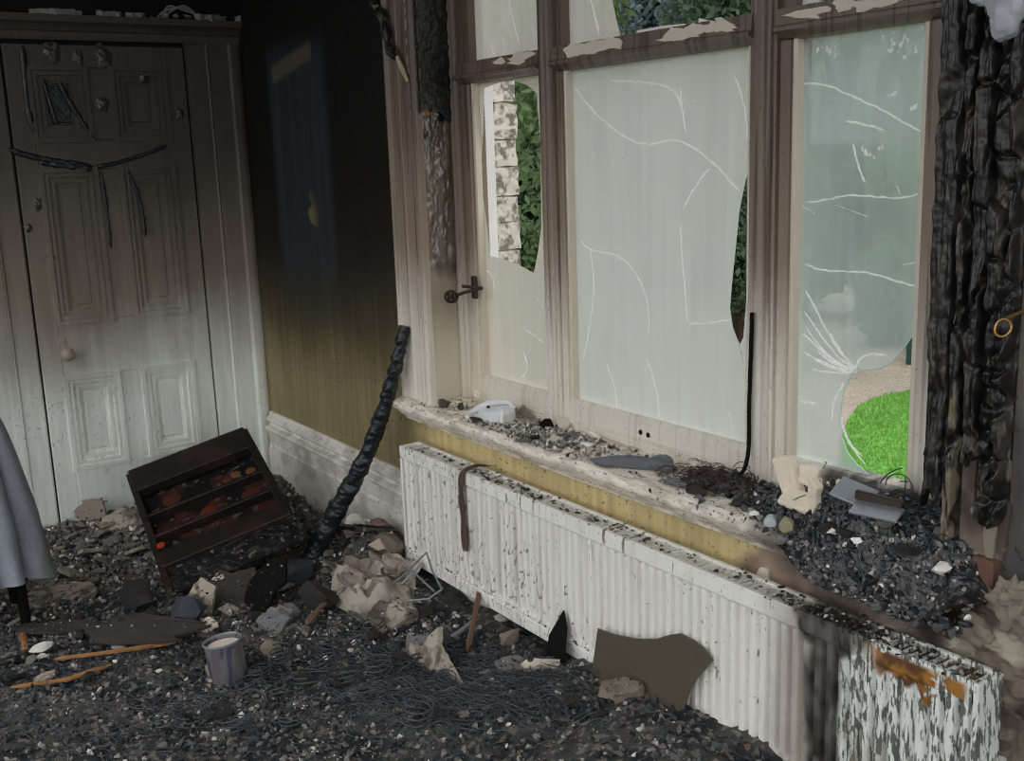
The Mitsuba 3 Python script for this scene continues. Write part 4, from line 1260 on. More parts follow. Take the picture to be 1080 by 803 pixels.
KIND['flat'] = ('plaster_flake', 'm_flake', 'flat plaster flake', 'plaster flake', 'flat plaster flakes')
mat('m_flake', A(150, 141, 128), .9, .15)
SH['flat'] = [mikit.ply(rough_slab(770 + i, 1.3, 1.0, .14, 9, .3), 'm_flake', False) for i in range(6)]
spots = []
LOOSE = []
MARKS = {'the tin can': (243, 700), 'the drawer unit': (230, 540), 'the leg of the draped chair': (8, 645), 'the long orange stick': (120, 695), 'the pointed grey slab': (470, 690), 'the large glass shard': (690, 705), 'the narrow black shard': (597, 680),
         'the crumpled wallpaper': (400, 592), 'the wire rack': (435, 610), 'the dark broken board': (248, 634), 'the brown branching stick': (503, 670), 'the pinkish piece at the door': (100, 545), 'the ribbed dish': (575, 690), 'the foot of the leaning timber': (335, 575), 'the orange lath': (402, 630)}


def where(px, py):
    m, (a, b) = min(MARKS.items(), key=lambda q_: (q_[1][0] - px) ** 2 + 2.2 * (q_[1][1] - py) ** 2)
    dx_, dy_ = px - a, (py - b) * 1.3
    side = ('right of' if dx_ > 0 else 'left of') if abs(dx_) > abs(dy_) else ('in front of' if dy_ > 0 else 'behind')
    return f'{side} {m}', math.hypot(dx_, dy_)


def name_loose():
    """Each loose piece is told by the landmark it lies nearest to, and by how far from it."""
    by = {}
    for key, head, px, py in LOOSE:
        w_, d_ = where(px, py)
        by.setdefault((head, w_), []).append((d_, key))
    for (head, w_), ks in by.items():
        for r_, (d_, key) in enumerate(sorted(ks)):
            od = ['', ', second nearest', ', third nearest', ', fourth nearest', ', fifth nearest', ', sixth nearest', ', seventh nearest', ', eighth nearest']
            labels[key]['label'] = f'{head} {w_}' + (od[r_] if r_ < 8 else f', {r_ + 1}th nearest')


for kind, nn, regions in [('pale', 80, [(60, 300, 560, 760), (280, 560, 560, 740), (0, 420, 640, 800), (520, 800, 700, 790)]), ('grey', 70, [(40, 220, 540, 620), (40, 200, 550, 640), (0, 560, 640, 800), (250, 420, 520, 640)]),
                          ('tan', 16, [(60, 150, 530, 590), (230, 420, 620, 760), (420, 640, 640, 760)]), ('dark', 70, [(0, 320, 590, 720), (150, 800, 690, 800), (300, 600, 560, 700)]), ('flat', 60, [(55, 165, 545, 625), (60, 180, 550, 610), (280, 420, 560, 640), (0, 330, 620, 720)])]:
    for i in range(nn):
        a0, a1, b0, b1 = regions[rs.randint(len(regions))]
        px, py = rs.uniform(a0, a1), rs.uniform(b0, b1)
        p = ground(px, py)
        if not (-4.9 < p[0] < -1.2 and p[1] < 1.74):
            continue
        s = mpp(p) * {'pale': rs.uniform(3, 8), 'grey': rs.uniform(8, 20), 'tan': rs.uniform(8, 18), 'dark': rs.uniform(8, 22), 'flat': rs.uniform(9, 24)}[kind]
        if any((p[0] - o[0]) ** 2 + (p[1] - o[1]) ** 2 < (.55 * (s + o[2])) ** 2 for o in spots):
            continue
        spots.append((p[0], p[1], s))
        LOOSE.append((loose(kind, p, s), {'pale': 'small white plaster lump', 'grey': 'grey mortar lump', 'tan': 'tan plaster lump', 'dark': 'black charred lump', 'flat': 'flat tan plaster flake'}[kind], px, py))


SURF = []


def slab(name, px, py, w_px, h_px, tilt, m, label, cat_, seed, t=.014, jag=.2, dz=0.01, n=11, turn=0):
    """A broken flat piece: w_px wide across the picture, h_px deep, leaning back by tilt degrees from the horizontal."""
    p = ground(px, py)
    k = mpp(p)
    sl = rough_slab(seed, w_px * k, h_px * k, t, n, jag)
    # x along the picture's right, y away from the eye
    away = np.array([_f[0], _f[1], 0]) / np.hypot(_f[0], _f[1])
    F_ = frame([0, 0, 0], _r, away)
    R_ = F_ @ trimesh.transformations.euler_matrix(math.radians(tilt), 0, math.radians(turn), 'sxyz')
    R_[:3, 3] = p + [0, 0, dz]
    sl.apply_transform(R_)
    SURF.append(sl)
    return solo(name, sl, m, label, cat_)


def plaster_color(p, n, uv):
    c = mix(C3(A(168, 158, 142)), C3(A(112, 104, 94)), smoothstep(.4, .65, fbm(p.x * 22, p.y * 22, p.z * 22)))
    return mix(c, C3(A(62, 56, 50)), smoothstep(.62, .75, fbm(p.x * 30, p.y * 30, 7)) * .7)


def dark_slab_color(p, n, uv):
    return mix(C3(A(74, 68, 66)), C3(A(52, 48, 47)), fbm(p.x * 16, p.y * 16, p.z * 16))


mat('m_plaster', mikit.proc(plaster_color), .85, .2, bump_plaster, .8)
mat('m_dark_slab', mikit.proc(dark_slab_color), .75, .25)
mat('m_pink', A(140, 127, 117), .8, .2, bump_plaster, .8)
slab('plaster_slab', 62, 632, 70, 60, 6, 'm_plaster', 'large brown-grey plaster slab lying below the draped cloth', 'plaster slab', 1, .02, .15)
slab('plaster_slab', 100, 548, 34, 30, 62, 'm_pink', 'pinkish plaster piece standing against the foot of the white door', 'plaster slab', 2, .02, .25, .045)
slab('plaster_slab', 130, 556, 44, 34, 40, 'm_plaster', 'cracked tan plaster piece beside the pinkish one at the door', 'plaster slab', 3, .018, .25, .02)
slab('plaster_slab', 248, 634, 66, 60, 28, 'm_dark_slab', 'dark grey broken board with a white scrap lying on it', 'board', 4, .016, .22, .03)
slab('plaster_slab', 214, 640, 30, 42, 62, 'm_plaster', 'buff wedge of plaster leaning on the dark grey board', 'plaster slab', 5, .02, .2, .035)
slab('board_scrap', 280, 640, 40, 80, 46, 'm_black', 'black curled board scrap right of the dark grey broken board', 'board', 6, .012, .3, .05, turn=-30)
slab('board_scrap', 320, 600, 90, 60, 14, 'm_dark_slab', 'dark flat board lying below the burnt drawer unit', 'board', 7, .012, .15, .02, turn=-20)
yp_ = float(ground(468, 712)[1])
pg_ = sg.Polygon([(on_y(a_, b_, yp_)[0], on_y(a_, b_, yp_)[2]) for a_, b_ in [(424, 726), (426, 696), (436, 676), (444, 688), (449, 672), (455, 664), (459, 682), (470, 696), (482, 712), (494, 730)]]).segmentize(.01)
sp8 = extr(pg_, .016, XZ(0)).subdivide()
v_ = np.array(sp8.vertices)
v_[:, 1] += yp_ + .35 * (v_[:, 2] - .1) + .012 * (meshkit.fbm(v_ * 40, 3, 2) - .5)
sp8 = trimesh.Trimesh(v_, sp8.faces, process=False)
SURF.append(sp8)
solo('plaster_slab', sp8, 'm_plaster', 'pointed grey plaster slab standing in the black wires', 'plaster slab')
slab('plaster_slab', 415, 655, 46, 40, 24, 'm_plaster', 'pale crumbled plaster slab right of the orange stick', 'plaster slab', 9, .03, .25, .02)
slab('plaster_slab', 440, 690, 30, 34, 35, 'm_ash', 'light grey torn slab left of the pointed plaster slab', 'plaster slab', 11, .012, .35, .02)
slab('board_scrap', 150, 668, 130, 60, 4, 'm_dark_slab', 'wide dark warped sheet behind the orange sticks', 'board', 12, .01, .2, .012)
slab('board_scrap', 60, 665, 90, 30, 4, 'm_dark_slab', 'dark flat sheet beside the leg of the chair', 'board', 13, .01, .2, .012)
slab('board_scrap', 300, 565, 0.1 + 40, 26, 50, 'm_lump_tan', 'brown scrap leaning on the skirting right of the drawer unit', 'board', 14, .012, .3, .04)
slab('plaster_slab', 345, 568, 34, 26, 40, 'm_dark_slab', 'olive grey scrap right of the drawer unit', 'plaster slab', 15, .012, .3, .04)
slab('plaster_slab', 295, 660, 44, 34, 30, 'm_ash', 'grey honeycombed ash cake beside the black curled scrap', 'ash', 16, .03, .2, .02)
slab('white_scrap', 232, 626, 20, 10, 24, 'm_white', 'bright white scrap lying on the dark grey board', 'scrap', 17, .012, .3, .062)
slab('white_scrap', 219, 668, 22, 16, 24, 'm_cream', 'cream flake of plaster just above the tin can', 'scrap', 18, .014, .25, .03)
slab('white_scrap', 242, 655, 22, 14, 40, 'm_lump_tan', 'tan flake lying on the near edge of the dark grey board', 'scrap', 19, .012, .25, .04)
slab('plaster_slab', 655, 735, 44, 26, 10, 'm_lump_tan', 'flat brown stone half sunk in the rubble below the large glass shard', 'stone', 20, .03, .15, .02)
slab('plaster_slab', 541, 708, 34, 24, 20, 'm_lump_grey', 'grey slab leaning below the pointed glass shard', 'plaster slab', 21, .02, .2, .02)
for i, (px, py, s, k, lab) in enumerate([(541, 680, 30, 'm_lump_tan', 'round buff stone beside the shell-like dish'), (529, 655, 15, 'm_lump_pale', 'white knob of plaster by the radiator foot'), (764, 757, 17, 'm_lump_tan', 'tan stone at the foot of the radiator under the glass shard'),
                                         (303, 652, 34, 'm_lump_grey', 'grey porous lump behind the wire coils'), (555, 668, 30, 'm_lump_blue', 'blue-black glossy lump behind the buff stone'), (445, 650, 26, 'm_lump_dark', 'black cinder lump below the wire rack'),
                                         (312, 610, 46, 'm_lump_blue', 'glossy blue-black clot of melted plastic left of the crumpled paper'), (335, 640, 50, 'm_lump_dark', 'black clot of melted plastic beside the burnt stick'), (200, 650, 40, 'm_lump_blue', 'dark blue bundle behind the cream flake'), (285, 690, 26, 'm_lump_tan', 'yellowish crumbled lump right of the tin can'), (225, 715, 30, 'm_lump_tan', 'yellowish crumbled lump left of the tin can'),
                                         (145, 640, 50, 'm_lump_dark', 'black bundle left of the burnt drawer unit'), (45, 690, 24, 'm_lump_pale', 'cream crumbled lump beside the orange stub'), (600, 745, 26, 'm_lump_dark', 'black cinder lump in front of the radiator')]):
    p = ground(px, py)
    k_ = mpp(p)
    solo('stone' if 'stone' in lab else 'lump', place(rugged(800 + i, (s * k_ * 1.2, s * k_, s * k_ * .7)), p + [0, 0, s * k_ * .2], (0, 0, i)), k, lab, 'stone' if 'stone' in lab else 'lump', smooth=40 if 'glossy' in lab else False)


def stick(name, pts, r, m, label, lift=.015, flat=.5, seed=0):
    P_ = []
    for i, (a, b) in enumerate(pts):
        p = ground(a, b)
        P_.append(p + [0, 0, lift if np.isscalar(lift) else lift[i]])
    c = np.array(P_)
    tt_ = np.linspace(0, 1, 14)
    s_ = np.r_[0, np.cumsum(np.linalg.norm(np.diff(c, axis=0), axis=1))]
    cc = np.stack([np.interp(tt_ * s_[-1], s_, c[:, k]) for k in range(3)], 1)
    r_ = np.random.RandomState(seed)
    m_ = tube(cc, r * r_.uniform(.75, 1.15, 14) * np.r_[.35, np.ones(12), .35], 6)
    v_ = np.array(m_.vertices)
    ctr_ = np.repeat(cc, 6, 0)
    v_[:, 2] = ctr_[:, 2] + (v_[:, 2] - ctr_[:, 2]) * flat
    return solo(name, trimesh.Trimesh(v_, m_.faces, process=False), m, label, 'stick')


def raw_wood(p, n, uv):
    return mix(C3(A(176, 128, 78)), C3(A(112, 76, 46)), fbm(p.x * 30, p.y * 30, p.z * 60))


mat('m_raw_wood', mikit.proc(raw_wood), .7, .25)
mat('m_old_wood', A(104, 84, 68), .8, .2)
stick('wood_stick', [(58, 700), (120, 692), (186, 682)], .013, 'm_raw_wood', 'long orange splintered stick, the farther of the two left of the tin can', seed=1)
stick('wood_stick', [(12, 730), (70, 722), (118, 706)], .013, 'm_raw_wood', 'orange splintered stick, the nearer of the two left of the tin can', seed=2)
stick('wood_stick', [(24, 672), (27, 690)], .012, 'm_raw_wood', 'short orange stub beside the leg of the chair', seed=3)
stick('charred_stick', [(-6, 706), (30, 696), (68, 686)], .02, 'm_char', 'black charred stick beside the orange sticks', seed=4)
stick('charred_stick', [(-4, 722), (20, 716), (52, 712)], .018, 'm_char', 'black charred stick between the two orange sticks', seed=5)
stick('wood_stick', [(382, 640), (405, 628), (422, 618)], .014, 'm_raw_wood', 'orange broken lath in front of the crumpled paper', .03, .6, 6)
stick('wood_stick', [(418, 620), (432, 614), (446, 608)], .008, 'm_raw_wood', 'thin orange splinter at the end of the broken lath', .045, .6, 7)
stick('wood_stick', [(324, 668), (338, 650), (356, 632)], .012, 'm_old_wood', 'brown half-burnt stick beside the black clot of plastic', .03, .7, 8)
stick('wood_stick', [(493, 694), (500, 672), (508, 648), (511, 632)], .011, 'm_old_wood', 'brown branching stick standing at the radiator foot', [.02, .05, .10, .16], .9, 9)
stick('charred_stick', [(472, 682), (490, 674), (504, 668)], .01, 'm_ash', 'ashy grey stick lying across the brown branching stick', [.02, .035, .05], .9, 10)
stick('charred_stick', [(345, 566), (380, 570), (420, 572)], .02, 'm_char', 'black charred lath under the broken cup', .05, .7, 11)
V, F, K, off = [], [], [], 0
for j, m_ in enumerate(SURF):
    pts_, fi_ = trimesh.sample.sample_surface(m_, 90, seed=j)
    up_ = m_.face_normals[fi_][:, 2] > .25
    for i, p_ in enumerate(pts_[up_]):
        sz_ = .003 + .011 * rs.rand() ** 2.5
        m = variants[i % 24]
        v = m.vertices @ rots[i].T * sz_ + p_ + [0, 0, sz_ * .2]
        V.append(v)
        F.append(m.faces + off)
        off += len(v)
        K.append(np.tile(np.array(TONES[rs.choice(8, p=[.25, .2, .18, .14, .1, .05, .05, .03])]), (len(v), 1)))
solo('slab_crumbs', trimesh.Trimesh(np.vstack(V), np.vstack(F), process=False), 'm_grit', 'crumbs of ash and plaster lying on the broken boards and slabs', 'crumbs', kind='stuff', color=np.clip(np.vstack(K), .003, .95))
# tin can
p = ground(243, 716)
can = thing('tin_can', 'dented silver tin can with purple paint runs standing in the rubble', 'can')


def can_color(p_, n, uv):
    c = mix(C3(A(150, 148, 148)), C3(A(112, 108, 110)), fbm(p_.x * 60 + p_.y * 60, p_.z * 14, 2))
    return mix(c, C3(A(84, 78, 112)), smoothstep(.52, .66, fbm(p_.x * 70 + p_.y * 70, p_.z * 10, 7)) * .8)


b = lathe([(0, 0), (.054, 0), (.056, .004), (.056, .140), (.058, .142), (.058, .147), (.054, .147), (.053, .142), (.053, .010), (0, .010)], 40)
v = np.array(b.vertices)
v[:, 0] += .006 * np.sin(v[:, 2] * 30) * (v[:, 0] < 0)
M_ = xf(p + [0, 0, -.02], (math.radians(4), math.radians(-5), 0))
scene[can + '__body'] = mikit.ply(trimesh.Trimesh(v, b.faces, process=False), mat('m_can', mikit.proc(can_color), .35, .5, metallic=.55), 40, to_world=M_)
scene[can + '__rim'] = mikit.ply(lathe([(.0575, .140), (.0605, .143), (.0605, .147), (.0575, .149), (.055, .147), (.055, .142), (.0575, .140)], 40), 'm_steel', 40, to_world=M_)
scene[can + '__lining'] = mikit.ply(lathe([(0, .13), (.052, .13), (.0515, .132), (0, .132)], 30), 'm_cream', 40, to_world=M_)
labels[can + '__lining'] = {'label': 'dried pale paint inside'}
# bed springs / wire coils
COIL = [mikit.ply((lambda tt_, r_, pz: tube(np.stack([r_ * np.cos(tt_), r_ * np.sin(tt_), pz * tt_], 1), .0025, 5, cap=False))(np.linspace(0, 2 * np.pi * n_, int(22 * n_)), 1.0 * r0, pz), 'm_wire', True) for n_, r0, pz in ((2.6, .042, .0022), (3.4, .034, .0026), (1.6, .05, .002))]
for (px, py) in [(298, 702), (276, 715), (262, 726), (312, 678), (322, 692), (345, 706), (345, 690), (372, 722), (395, 700), (402, 716), (428, 708), (330, 640 + 82), (300, 738), (345, 748), (372, 770), (265, 748), (225, 745), (205, 762), (250, 772), (420, 742), (440, 765), (395, 668), (380, 690), (310, 762), (180, 770), (155, 742), (365, 668), (470, 728), (505, 720)]:
    p = ground(px, py)
    key = thing('wire_coil', 'sprung coil of rusted wire from a burnt mattress in the black rubble', 'wire coil', 'mattress coils')
    LOOSE.append((key, 'rusted mattress coil', px, py))
    put(key, {**COIL[rs.randint(3)], 'to_world': xf(p + [0, 0, .010], (rs.normal(0, .35), rs.normal(0, .35), rs.uniform(0, 6)), rs.uniform(.75, 1.25))})
name_loose()
# crumpled paper heap and the things on it
gx, gy = np.meshgrid(np.linspace(-1, 1, 70), np.linspace(-1, 1, 56), indexing='ij')
q = np.stack([gx, gy, 0 * gx], -1)
cr = np.abs(meshkit.fbm(q * 3.2 + 4, 4, 9) - .5) * 2
rad_ = np.sqrt(gx ** 2 + gy ** 2)
p = np.array([-3.36, 1.62, float(bed_height(-3.36, 1.62))])
outl = 1 + .25 * (meshkit.noise(np.stack([np.arctan2(gy, gx) * 2, 0 * gx, 0 * gx], -1), 3) - .5)
from scipy.interpolate import LinearNDInterpolator
rp = np.random.RandomState(19)
pk = np.vstack([rp.uniform(-1.15, 1.15, (95, 2)), [[-1.6, -1.6], [-1.6, 1.6], [1.6, -1.6], [1.6, 1.6]]])
facet = LinearNDInterpolator(pk, rp.uniform(0, 1, len(pk)))(np.stack([gx, gy], -1))
P = np.stack([p[0] + gx * .21 * outl, p[1] + gy * .145 * outl, p[2] - .01 + .075 * np.clip(1 - rad_ ** 2, 0, 1) ** .7 + .085 * (facet - .35) * np.clip(1.25 - rad_, 0, 1) + .012 * cr], -1)


def paper_color(p_, n, uv):
    c = mix(C3(A(172, 163, 150)), C3(A(128, 118, 107)), smoothstep(.4, .7, fbm(p_.x * 16, p_.y * 16, p_.z * 16)))
    return mix(c, C3(A(70, 60, 54)), smoothstep(.60, .72, fbm(p_.x * 22, p_.y * 22, 5)) * .7)


Pp = solo('crumpled_paper', grid_mesh(P, .006), mat('m_paper', mikit.proc(paper_color), .9, .15), 'heap of crumpled buff wallpaper between the leaning timber and the radiator', 'paper', smooth=12)
for k_ in range(11):
    u_, w_ = np.meshgrid(np.linspace(-1, 1, 22), np.linspace(-1, 1, 18), indexing='ij')
    pk = np.vstack([rp.uniform(-1.15, 1.15, (26, 2)), [[-1.6, -1.6], [-1.6, 1.6], [1.6, -1.6], [1.6, 1.6]]])
    fz = LinearNDInterpolator(pk, rp.uniform(0, 1, len(pk)))(np.stack([u_, w_], -1))
    rag = 1 + .35 * (meshkit.noise(np.stack([np.arctan2(w_, u_) * 3, 0 * u_, 0 * u_ + k_], -1), k_) - .5)
    sz_ = rp.uniform(.045, .085)
    sh_ = grid_mesh(np.stack([u_ * sz_ * rag, w_ * sz_ * .8 * rag, (fz - .5) * .055 + .02 * u_ * w_], -1), .003)
    a_, d_ = rp.uniform(0, 6.28), rp.uniform(.05, 1) ** .6
    c_ = np.array([p[0] + .18 * d_ * np.cos(a_), p[1] + .115 * d_ * np.sin(a_), p[2] + .03 + .055 * (1 - d_ ** 2)])
    obj('sheet', place(sh_, c_, (rp.normal(0, .5), rp.normal(0, .5), rp.uniform(0, 6))), 'm_paper' if k_ % 3 else 'm_pink', Pp, smooth=10)
slab('paper_sheet', 405, 592, 32, 30, 38, mat('m_card', A(180, 164, 142), .9, .15), 'clean tan square of card on the crumpled wallpaper', 'card', 31, .004, .08, .085, 5, 20)
cup = thing('broken_cup', 'white broken cup lying on its side against the skirting', 'cup')
cpos = np.array([-3.885, 1.80, .165])
b = lathe([(0, 0), (.026, 0), (.030, .003), (.040, .03), (.044, .065), (.045, .08), (.042, .08), (.041, .065), (.037, .03), (.026, .006), (0, .006)], 36)
away = frame(cpos, [.6, .3, .1], [0, 0, 1])
M_ = T(frame(cpos, [.35, .93, 0], [.35, -.1, .93]))
scene[cup + '__bowl'] = mikit.ply(b, 'm_white', 40, to_world=M_)
scene[cup + '__handle'] = mikit.ply(tube(curve([(.04, 0, .02), (.062, 0, .025), (.068, 0, .045), (.058, 0, .06), (.044, 0, .062)], 16), .005, 8), 'm_white', 40, to_world=M_)
p = on_y(376, 556, 1.74)
solo('plaster_ball', place(rock(55, (.05, .045, .045), .3), p), 'm_cream', 'round cream lump of plaster in front of the broken cup', 'lump', smooth=40)
solo('scorched_cushion', place(rock(56, (.15, .08, .09), .35, 1.6, .12), (-3.47, 1.745, .185), (0, 0, .2)), mat('m_cushion', A(104, 98, 84), .9, .1), 'scorched grey-brown bundle at the end of the radiator', 'bundle', smooth=40)
solo('scorched_cushion', place(rock(57, (.12, .06, .05), .35, 1.6, .12), (-3.64, 1.80, .20), (0, .1, .1)), mat('m_rose', A(120, 98, 92), .9, .1), 'dusty pink scrap beside the broken cup', 'scrap', smooth=40)
# bent wire frame at the radiator foot
wf = thing('bent_rack', 'bent grey wire rack sticking up at the radiator foot', 'wire frame')
for L in ([(396, 628, 1.60), (422, 610, 1.66), (450, 583, 1.72)], [(424, 616, 1.62), (436, 604, 1.66), (446, 594, 1.70)], [(427, 595, 1.66), (445, 612, 1.62), (458, 624, 1.60)], [(450, 583, 1.72), (455, 600, 1.70), (466, 622, 1.66)], [(466, 622, 1.66), (452, 632, 1.62), (430, 634, 1.58)]):
    obj('wire', tube([on_y(a, b, c_) for a, b, c_ in L], .0035, 6), 'm_steel', wf, smooth=40)
stick('charred_stick', [(405, 606), (425, 594), (440, 586)], .008, 'm_iron', 'dark bent rod lying over the end of the wire rack', .06, 1, 12)
# the shell-like ribbed dish
sh = thing('ribbed_dish', 'broken white ribbed dish like a shell beside the pointed glass shard', 'dish')
p = ground(571, 703)
a_, r_ = np.meshgrid(np.linspace(-.2, 2.4, 90), np.linspace(.15, 1, 14), indexing='ij')
P = np.stack([.075 * r_ * np.cos(a_), .055 * (1 - r_ ** 2) + .004 * np.sin(a_ * 34) * r_, .075 * r_ * np.sin(a_)], -1)
m = grid_mesh(P, .004)
m.apply_transform(frame(p + [-.03, 0, .012], [.83, .56, -.1], [.5, -.75, .45]))
obj('bowl', m, 'm_cream', sh, smooth=25)
# two pieces of window glass against the radiator
def shard(name, pts, y0, y1, m, label, t=.004):
    P_ = np.array([on_y(a, b, 1.77) for a, b in pts])
    z0_, z1_ = P_[:, 2].min(), P_[:, 2].max()
    pg = sg.Polygon([(a, b) for a, _, b in P_])
    s_ = extr(pg.buffer(-.002).buffer(.002), t, XZ(0))
    v_ = np.array(s_.vertices)
    k_ = (v_[:, 2] - z0_) / (z1_ - z0_)
    v_[:, 1] += y0 + (y1 - y0) * k_
    return solo(name, trimesh.Trimesh(v_, s_.faces, process=False), m, label, 'glass shard')


mat('m_smoked', A(84, 78, 66), .22, .6)
shard('glass_shard', [(634, 740), (634, 662), (650, 668), (672, 673), (692, 674), (706, 670), (716, 669), (730, 676), (742, 685), (752, 697), (745, 706), (738, 716), (733, 728), (729, 745), (716, 760), (660, 770)], 1.715, 1.778, 'm_smoked', 'large smoked brown glass shard with a curved edge leaning on the radiator')
shard('glass_shard', [(589, 705), (585, 668), (593, 644), (600, 662), (606, 700), (603, 712)], 1.72, 1.778, 'm_black', 'narrow pointed black glass shard standing at the radiator foot')
#@@SILL
# ------------------------------------------------------------------ what lies on the window board
def heap_height(x, y):
    x, y = np.asarray(x, float), np.asarray(y, float)
    q_ = np.stack([x, y, 0 * x], -1)
    h = .075 * sst(-2.0, -1.5, x) * sst(-1.10, -1.22, x) + .02 * np.exp(-((x + 2.0) / .10) ** 2)
    h = h * sst(1.865, 1.96, y + .08 * sst(-1.80, -1.5, x)) * sst(2.12, 2.03, y)
    return SILL - .004 + h * (.5 + 1.0 * meshkit.fbm(q_ * 10, 3, 5))


gx, gy = np.meshgrid(np.linspace(-2.2, -1.12, 150), np.linspace(1.80, 2.07, 50), indexing='ij')
hz = heap_height(gx, gy)
front = sst(1.87, 1.80, gy) * sst(-1.66, -1.5, gx)
gz = hz - .085 * front * sst(-1.14, -1.25, gx)
q = np.stack([gx, gy, 0 * gx], -1)
gz = gz + .012 * (meshkit.noise(q * 80, 2) - .5)


def heap_color(p, n, uv):
    c = mix(C3(A(30, 30, 31)), C3(A(62, 60, 58)), smoothstep(.4, .7, fbm(p.x * 40, p.y * 40, p.z * 40)))
    return mix(c, C3(A(150, 144, 134)), smoothstep(.74, .82, noise(p.x * 90, p.y * 90, p.z * 90)) * .8)


hm = grid_mesh(np.stack([gx, gy, gz], -1))
keep = (hz > SILL + .006).ravel()[hm.faces].any(1) | ((front > .2).ravel()[hm.faces].any(1))
hm = trimesh.Trimesh(hm.vertices, hm.faces[keep], process=False)
solo('char_heap', hm, mat('m_heap', mikit.proc(heap_color), .36, .6, bump_char, 1.6), 'heap of black char and ash at the burnt end of the window board', 'char', kind='stuff', smooth=True)
rs = np.random.RandomState(55)
V, F, K, off = [], [], [], 0
for i in range(5200):
    g_ = i < 3600
    if g_:
        x = -1.15 - .95 * rs.beta(1.0, 1.8)
        y = rs.uniform(1.80, 2.04)
        z = float(heap_height(x, y)) - .08 * float(sst(1.87, 1.80, y) * sst(-1.66, -1.5, x))
        if z < SILL + .004 and x < -1.62 and rs.rand() < .85:
            continue
        t = rs.choice(8, p=[.36, .20, .12, .10, .09, .08, .03, .02])
    else:
        x = rs.normal(-2.72, .17)
        y = rs.uniform(1.84, 2.03)
        z = SILL
        t = rs.choice(8, p=[.14, .10, .10, .15, .25, .2, .06, .0])
        if x > -2.3 and rs.rand() < .5 or x < -3.1:
            continue
    s = .004 + (.016 if t > 2 else .026 if g_ else .014) * rs.rand() ** 2.2
    m = variants[i % 24]
    v = m.vertices @ rots[i].T * s + [x, y, z + s * .25]
    V.append(v)
    F.append(m.faces + off)
    off += len(v)
    K.append(np.tile(np.array(TONES[t]) * rs.uniform(.75, 1.2), (len(v), 1)))
solo('sill_chips', trimesh.Trimesh(np.vstack(V), np.vstack(F), process=False), 'm_gloss_grit', 'small chips of char and plaster scattered along the window board', 'chips', kind='stuff', color=np.clip(np.vstack(K), .003, .95))
# scattered specks over the bare end of the board
V, F, K, off = [], [], [], 0
for i in range(500):
    x, y = rs.uniform(-3.5, -1.7), rs.uniform(1.845, 2.04)
    s = .003 + .007 * rs.rand() ** 2
    m = variants[i % 24]
    v = m.vertices @ rots[i].T * s + [x, y, SILL + s * .25]
    V.append(v)
    F.append(m.faces + off)
    off += len(v)
    K.append(np.tile(np.array(TONES[rs.choice(6, p=[.3, .2, .2, .15, .1, .05])]), (len(v), 1)))
solo('sill_specks', trimesh.Trimesh(np.vstack(V), np.vstack(F), process=False), 'm_grit', 'loose dark specks over the pale window board', 'specks', kind='stuff', color=np.clip(np.vstack(K), .003, .95))
# wires in the heap
def loops(cx_, cy_, n_, spread, r0, seed, zf):
    r_ = np.random.RandomState(seed)
    V, F, off = [], [], 0
    for i in range(n_):
        x, y = r_.normal(cx_, spread), np.clip(r_.normal(cy_, spread * .45), 1.84, 2.03)
        tt_ = np.linspace(0, r_.uniform(2, 6.5), 16)
        rr = r0 * r_.uniform(.4, 1.3)
        tl = r_.normal(0, .5, 2)
        p_ = np.stack([x + rr * np.cos(tt_), y + .6 * rr * np.sin(tt_), 0 * tt_], 1)
        p_[:, 1] = np.clip(p_[:, 1], 1.80, 2.045)
        p_[:, 2] = zf(p_[:, 0], p_[:, 1]) + .006 + np.abs(rr * (np.cos(tt_) * tl[0] + np.sin(tt_) * tl[1])) * .7
        m_ = tube(p_, .0011, 4, cap=False)
        V.append(m_.vertices)
        F.append(m_.faces + off)
        off += len(m_.vertices)
    return trimesh.Trimesh(np.vstack(V), np.vstack(F), process=False)


solo('wire_nest', loops(-1.985, 1.955, 150, .075, .030, 3, heap_height), mat('m_rust_wire', A(66, 52, 46), .6, .4), 'nest of thin rust-brown wire on the window board left of the hanging cable', 'wire', kind='stuff')
solo('heap_wire', loops(-1.45, 1.93, 120, .13, .05, 4, lambda x, y: heap_height(x, y) - .07 * sst(1.87, 1.80, y)), 'm_wire', 'thin black wires curling over the char heap by the burnt post', 'wire', kind='stuff')


def on_sill(px, py, dz=0.0):
    p_ = on_z(px, py, SILL)
    if p_[0] > -2.2:
        for _ in range(6):
            p_ = on_z(px, py, float(heap_height(p_[0], np.clip(p_[1], 1.83, 2.05))))
    p_[1] = np.clip(p_[1], 1.835, 2.03)
    return p_ + [0, 0, dz]


# the white melted appliance: a shallow body, a curved handle and a loose bar
Ap = thing('melted_iron', 'white melted appliance with a curved handle at the dark corner of the window board', 'appliance')
p = on_sill(524, 443)
b = lathe([(0, 0), (.052, 0), (.064, .006), (.068, .022), (.066, .036), (.058, .042), (.04, .046), (0, .048)], 36)
v = np.array(b.vertices)
v[:, 0] *= 1.05
v[:, 1] *= .75
v[:, 2] *= 1 + .12 * np.sin(v[:, 0] * 40)
b = trimesh.Trimesh(v, b.faces, process=False)
mat('m_plastic', A(204, 206, 206, 1.15), .3, .5)
obj('body', place(b, p + [0, 0, -.002], (0, 0, .3)), 'm_plastic', Ap, smooth=35)
h0 = [on_z(492, 440, SILL + .012), on_z(502, 432, SILL + .03), on_z(516, 426, SILL + .048), on_z(530, 424, SILL + .052), on_z(541, 430, SILL + .045)]
for k_ in range(5):
    h0[k_][1] = np.clip(h0[k_][1], 1.86, 2.03)
obj('handle', tube(curve(h0, 24), np.r_[np.linspace(.008, .013, 12), np.linspace(.013, .008, 12)], 10), 'm_plastic', Ap, smooth=40)
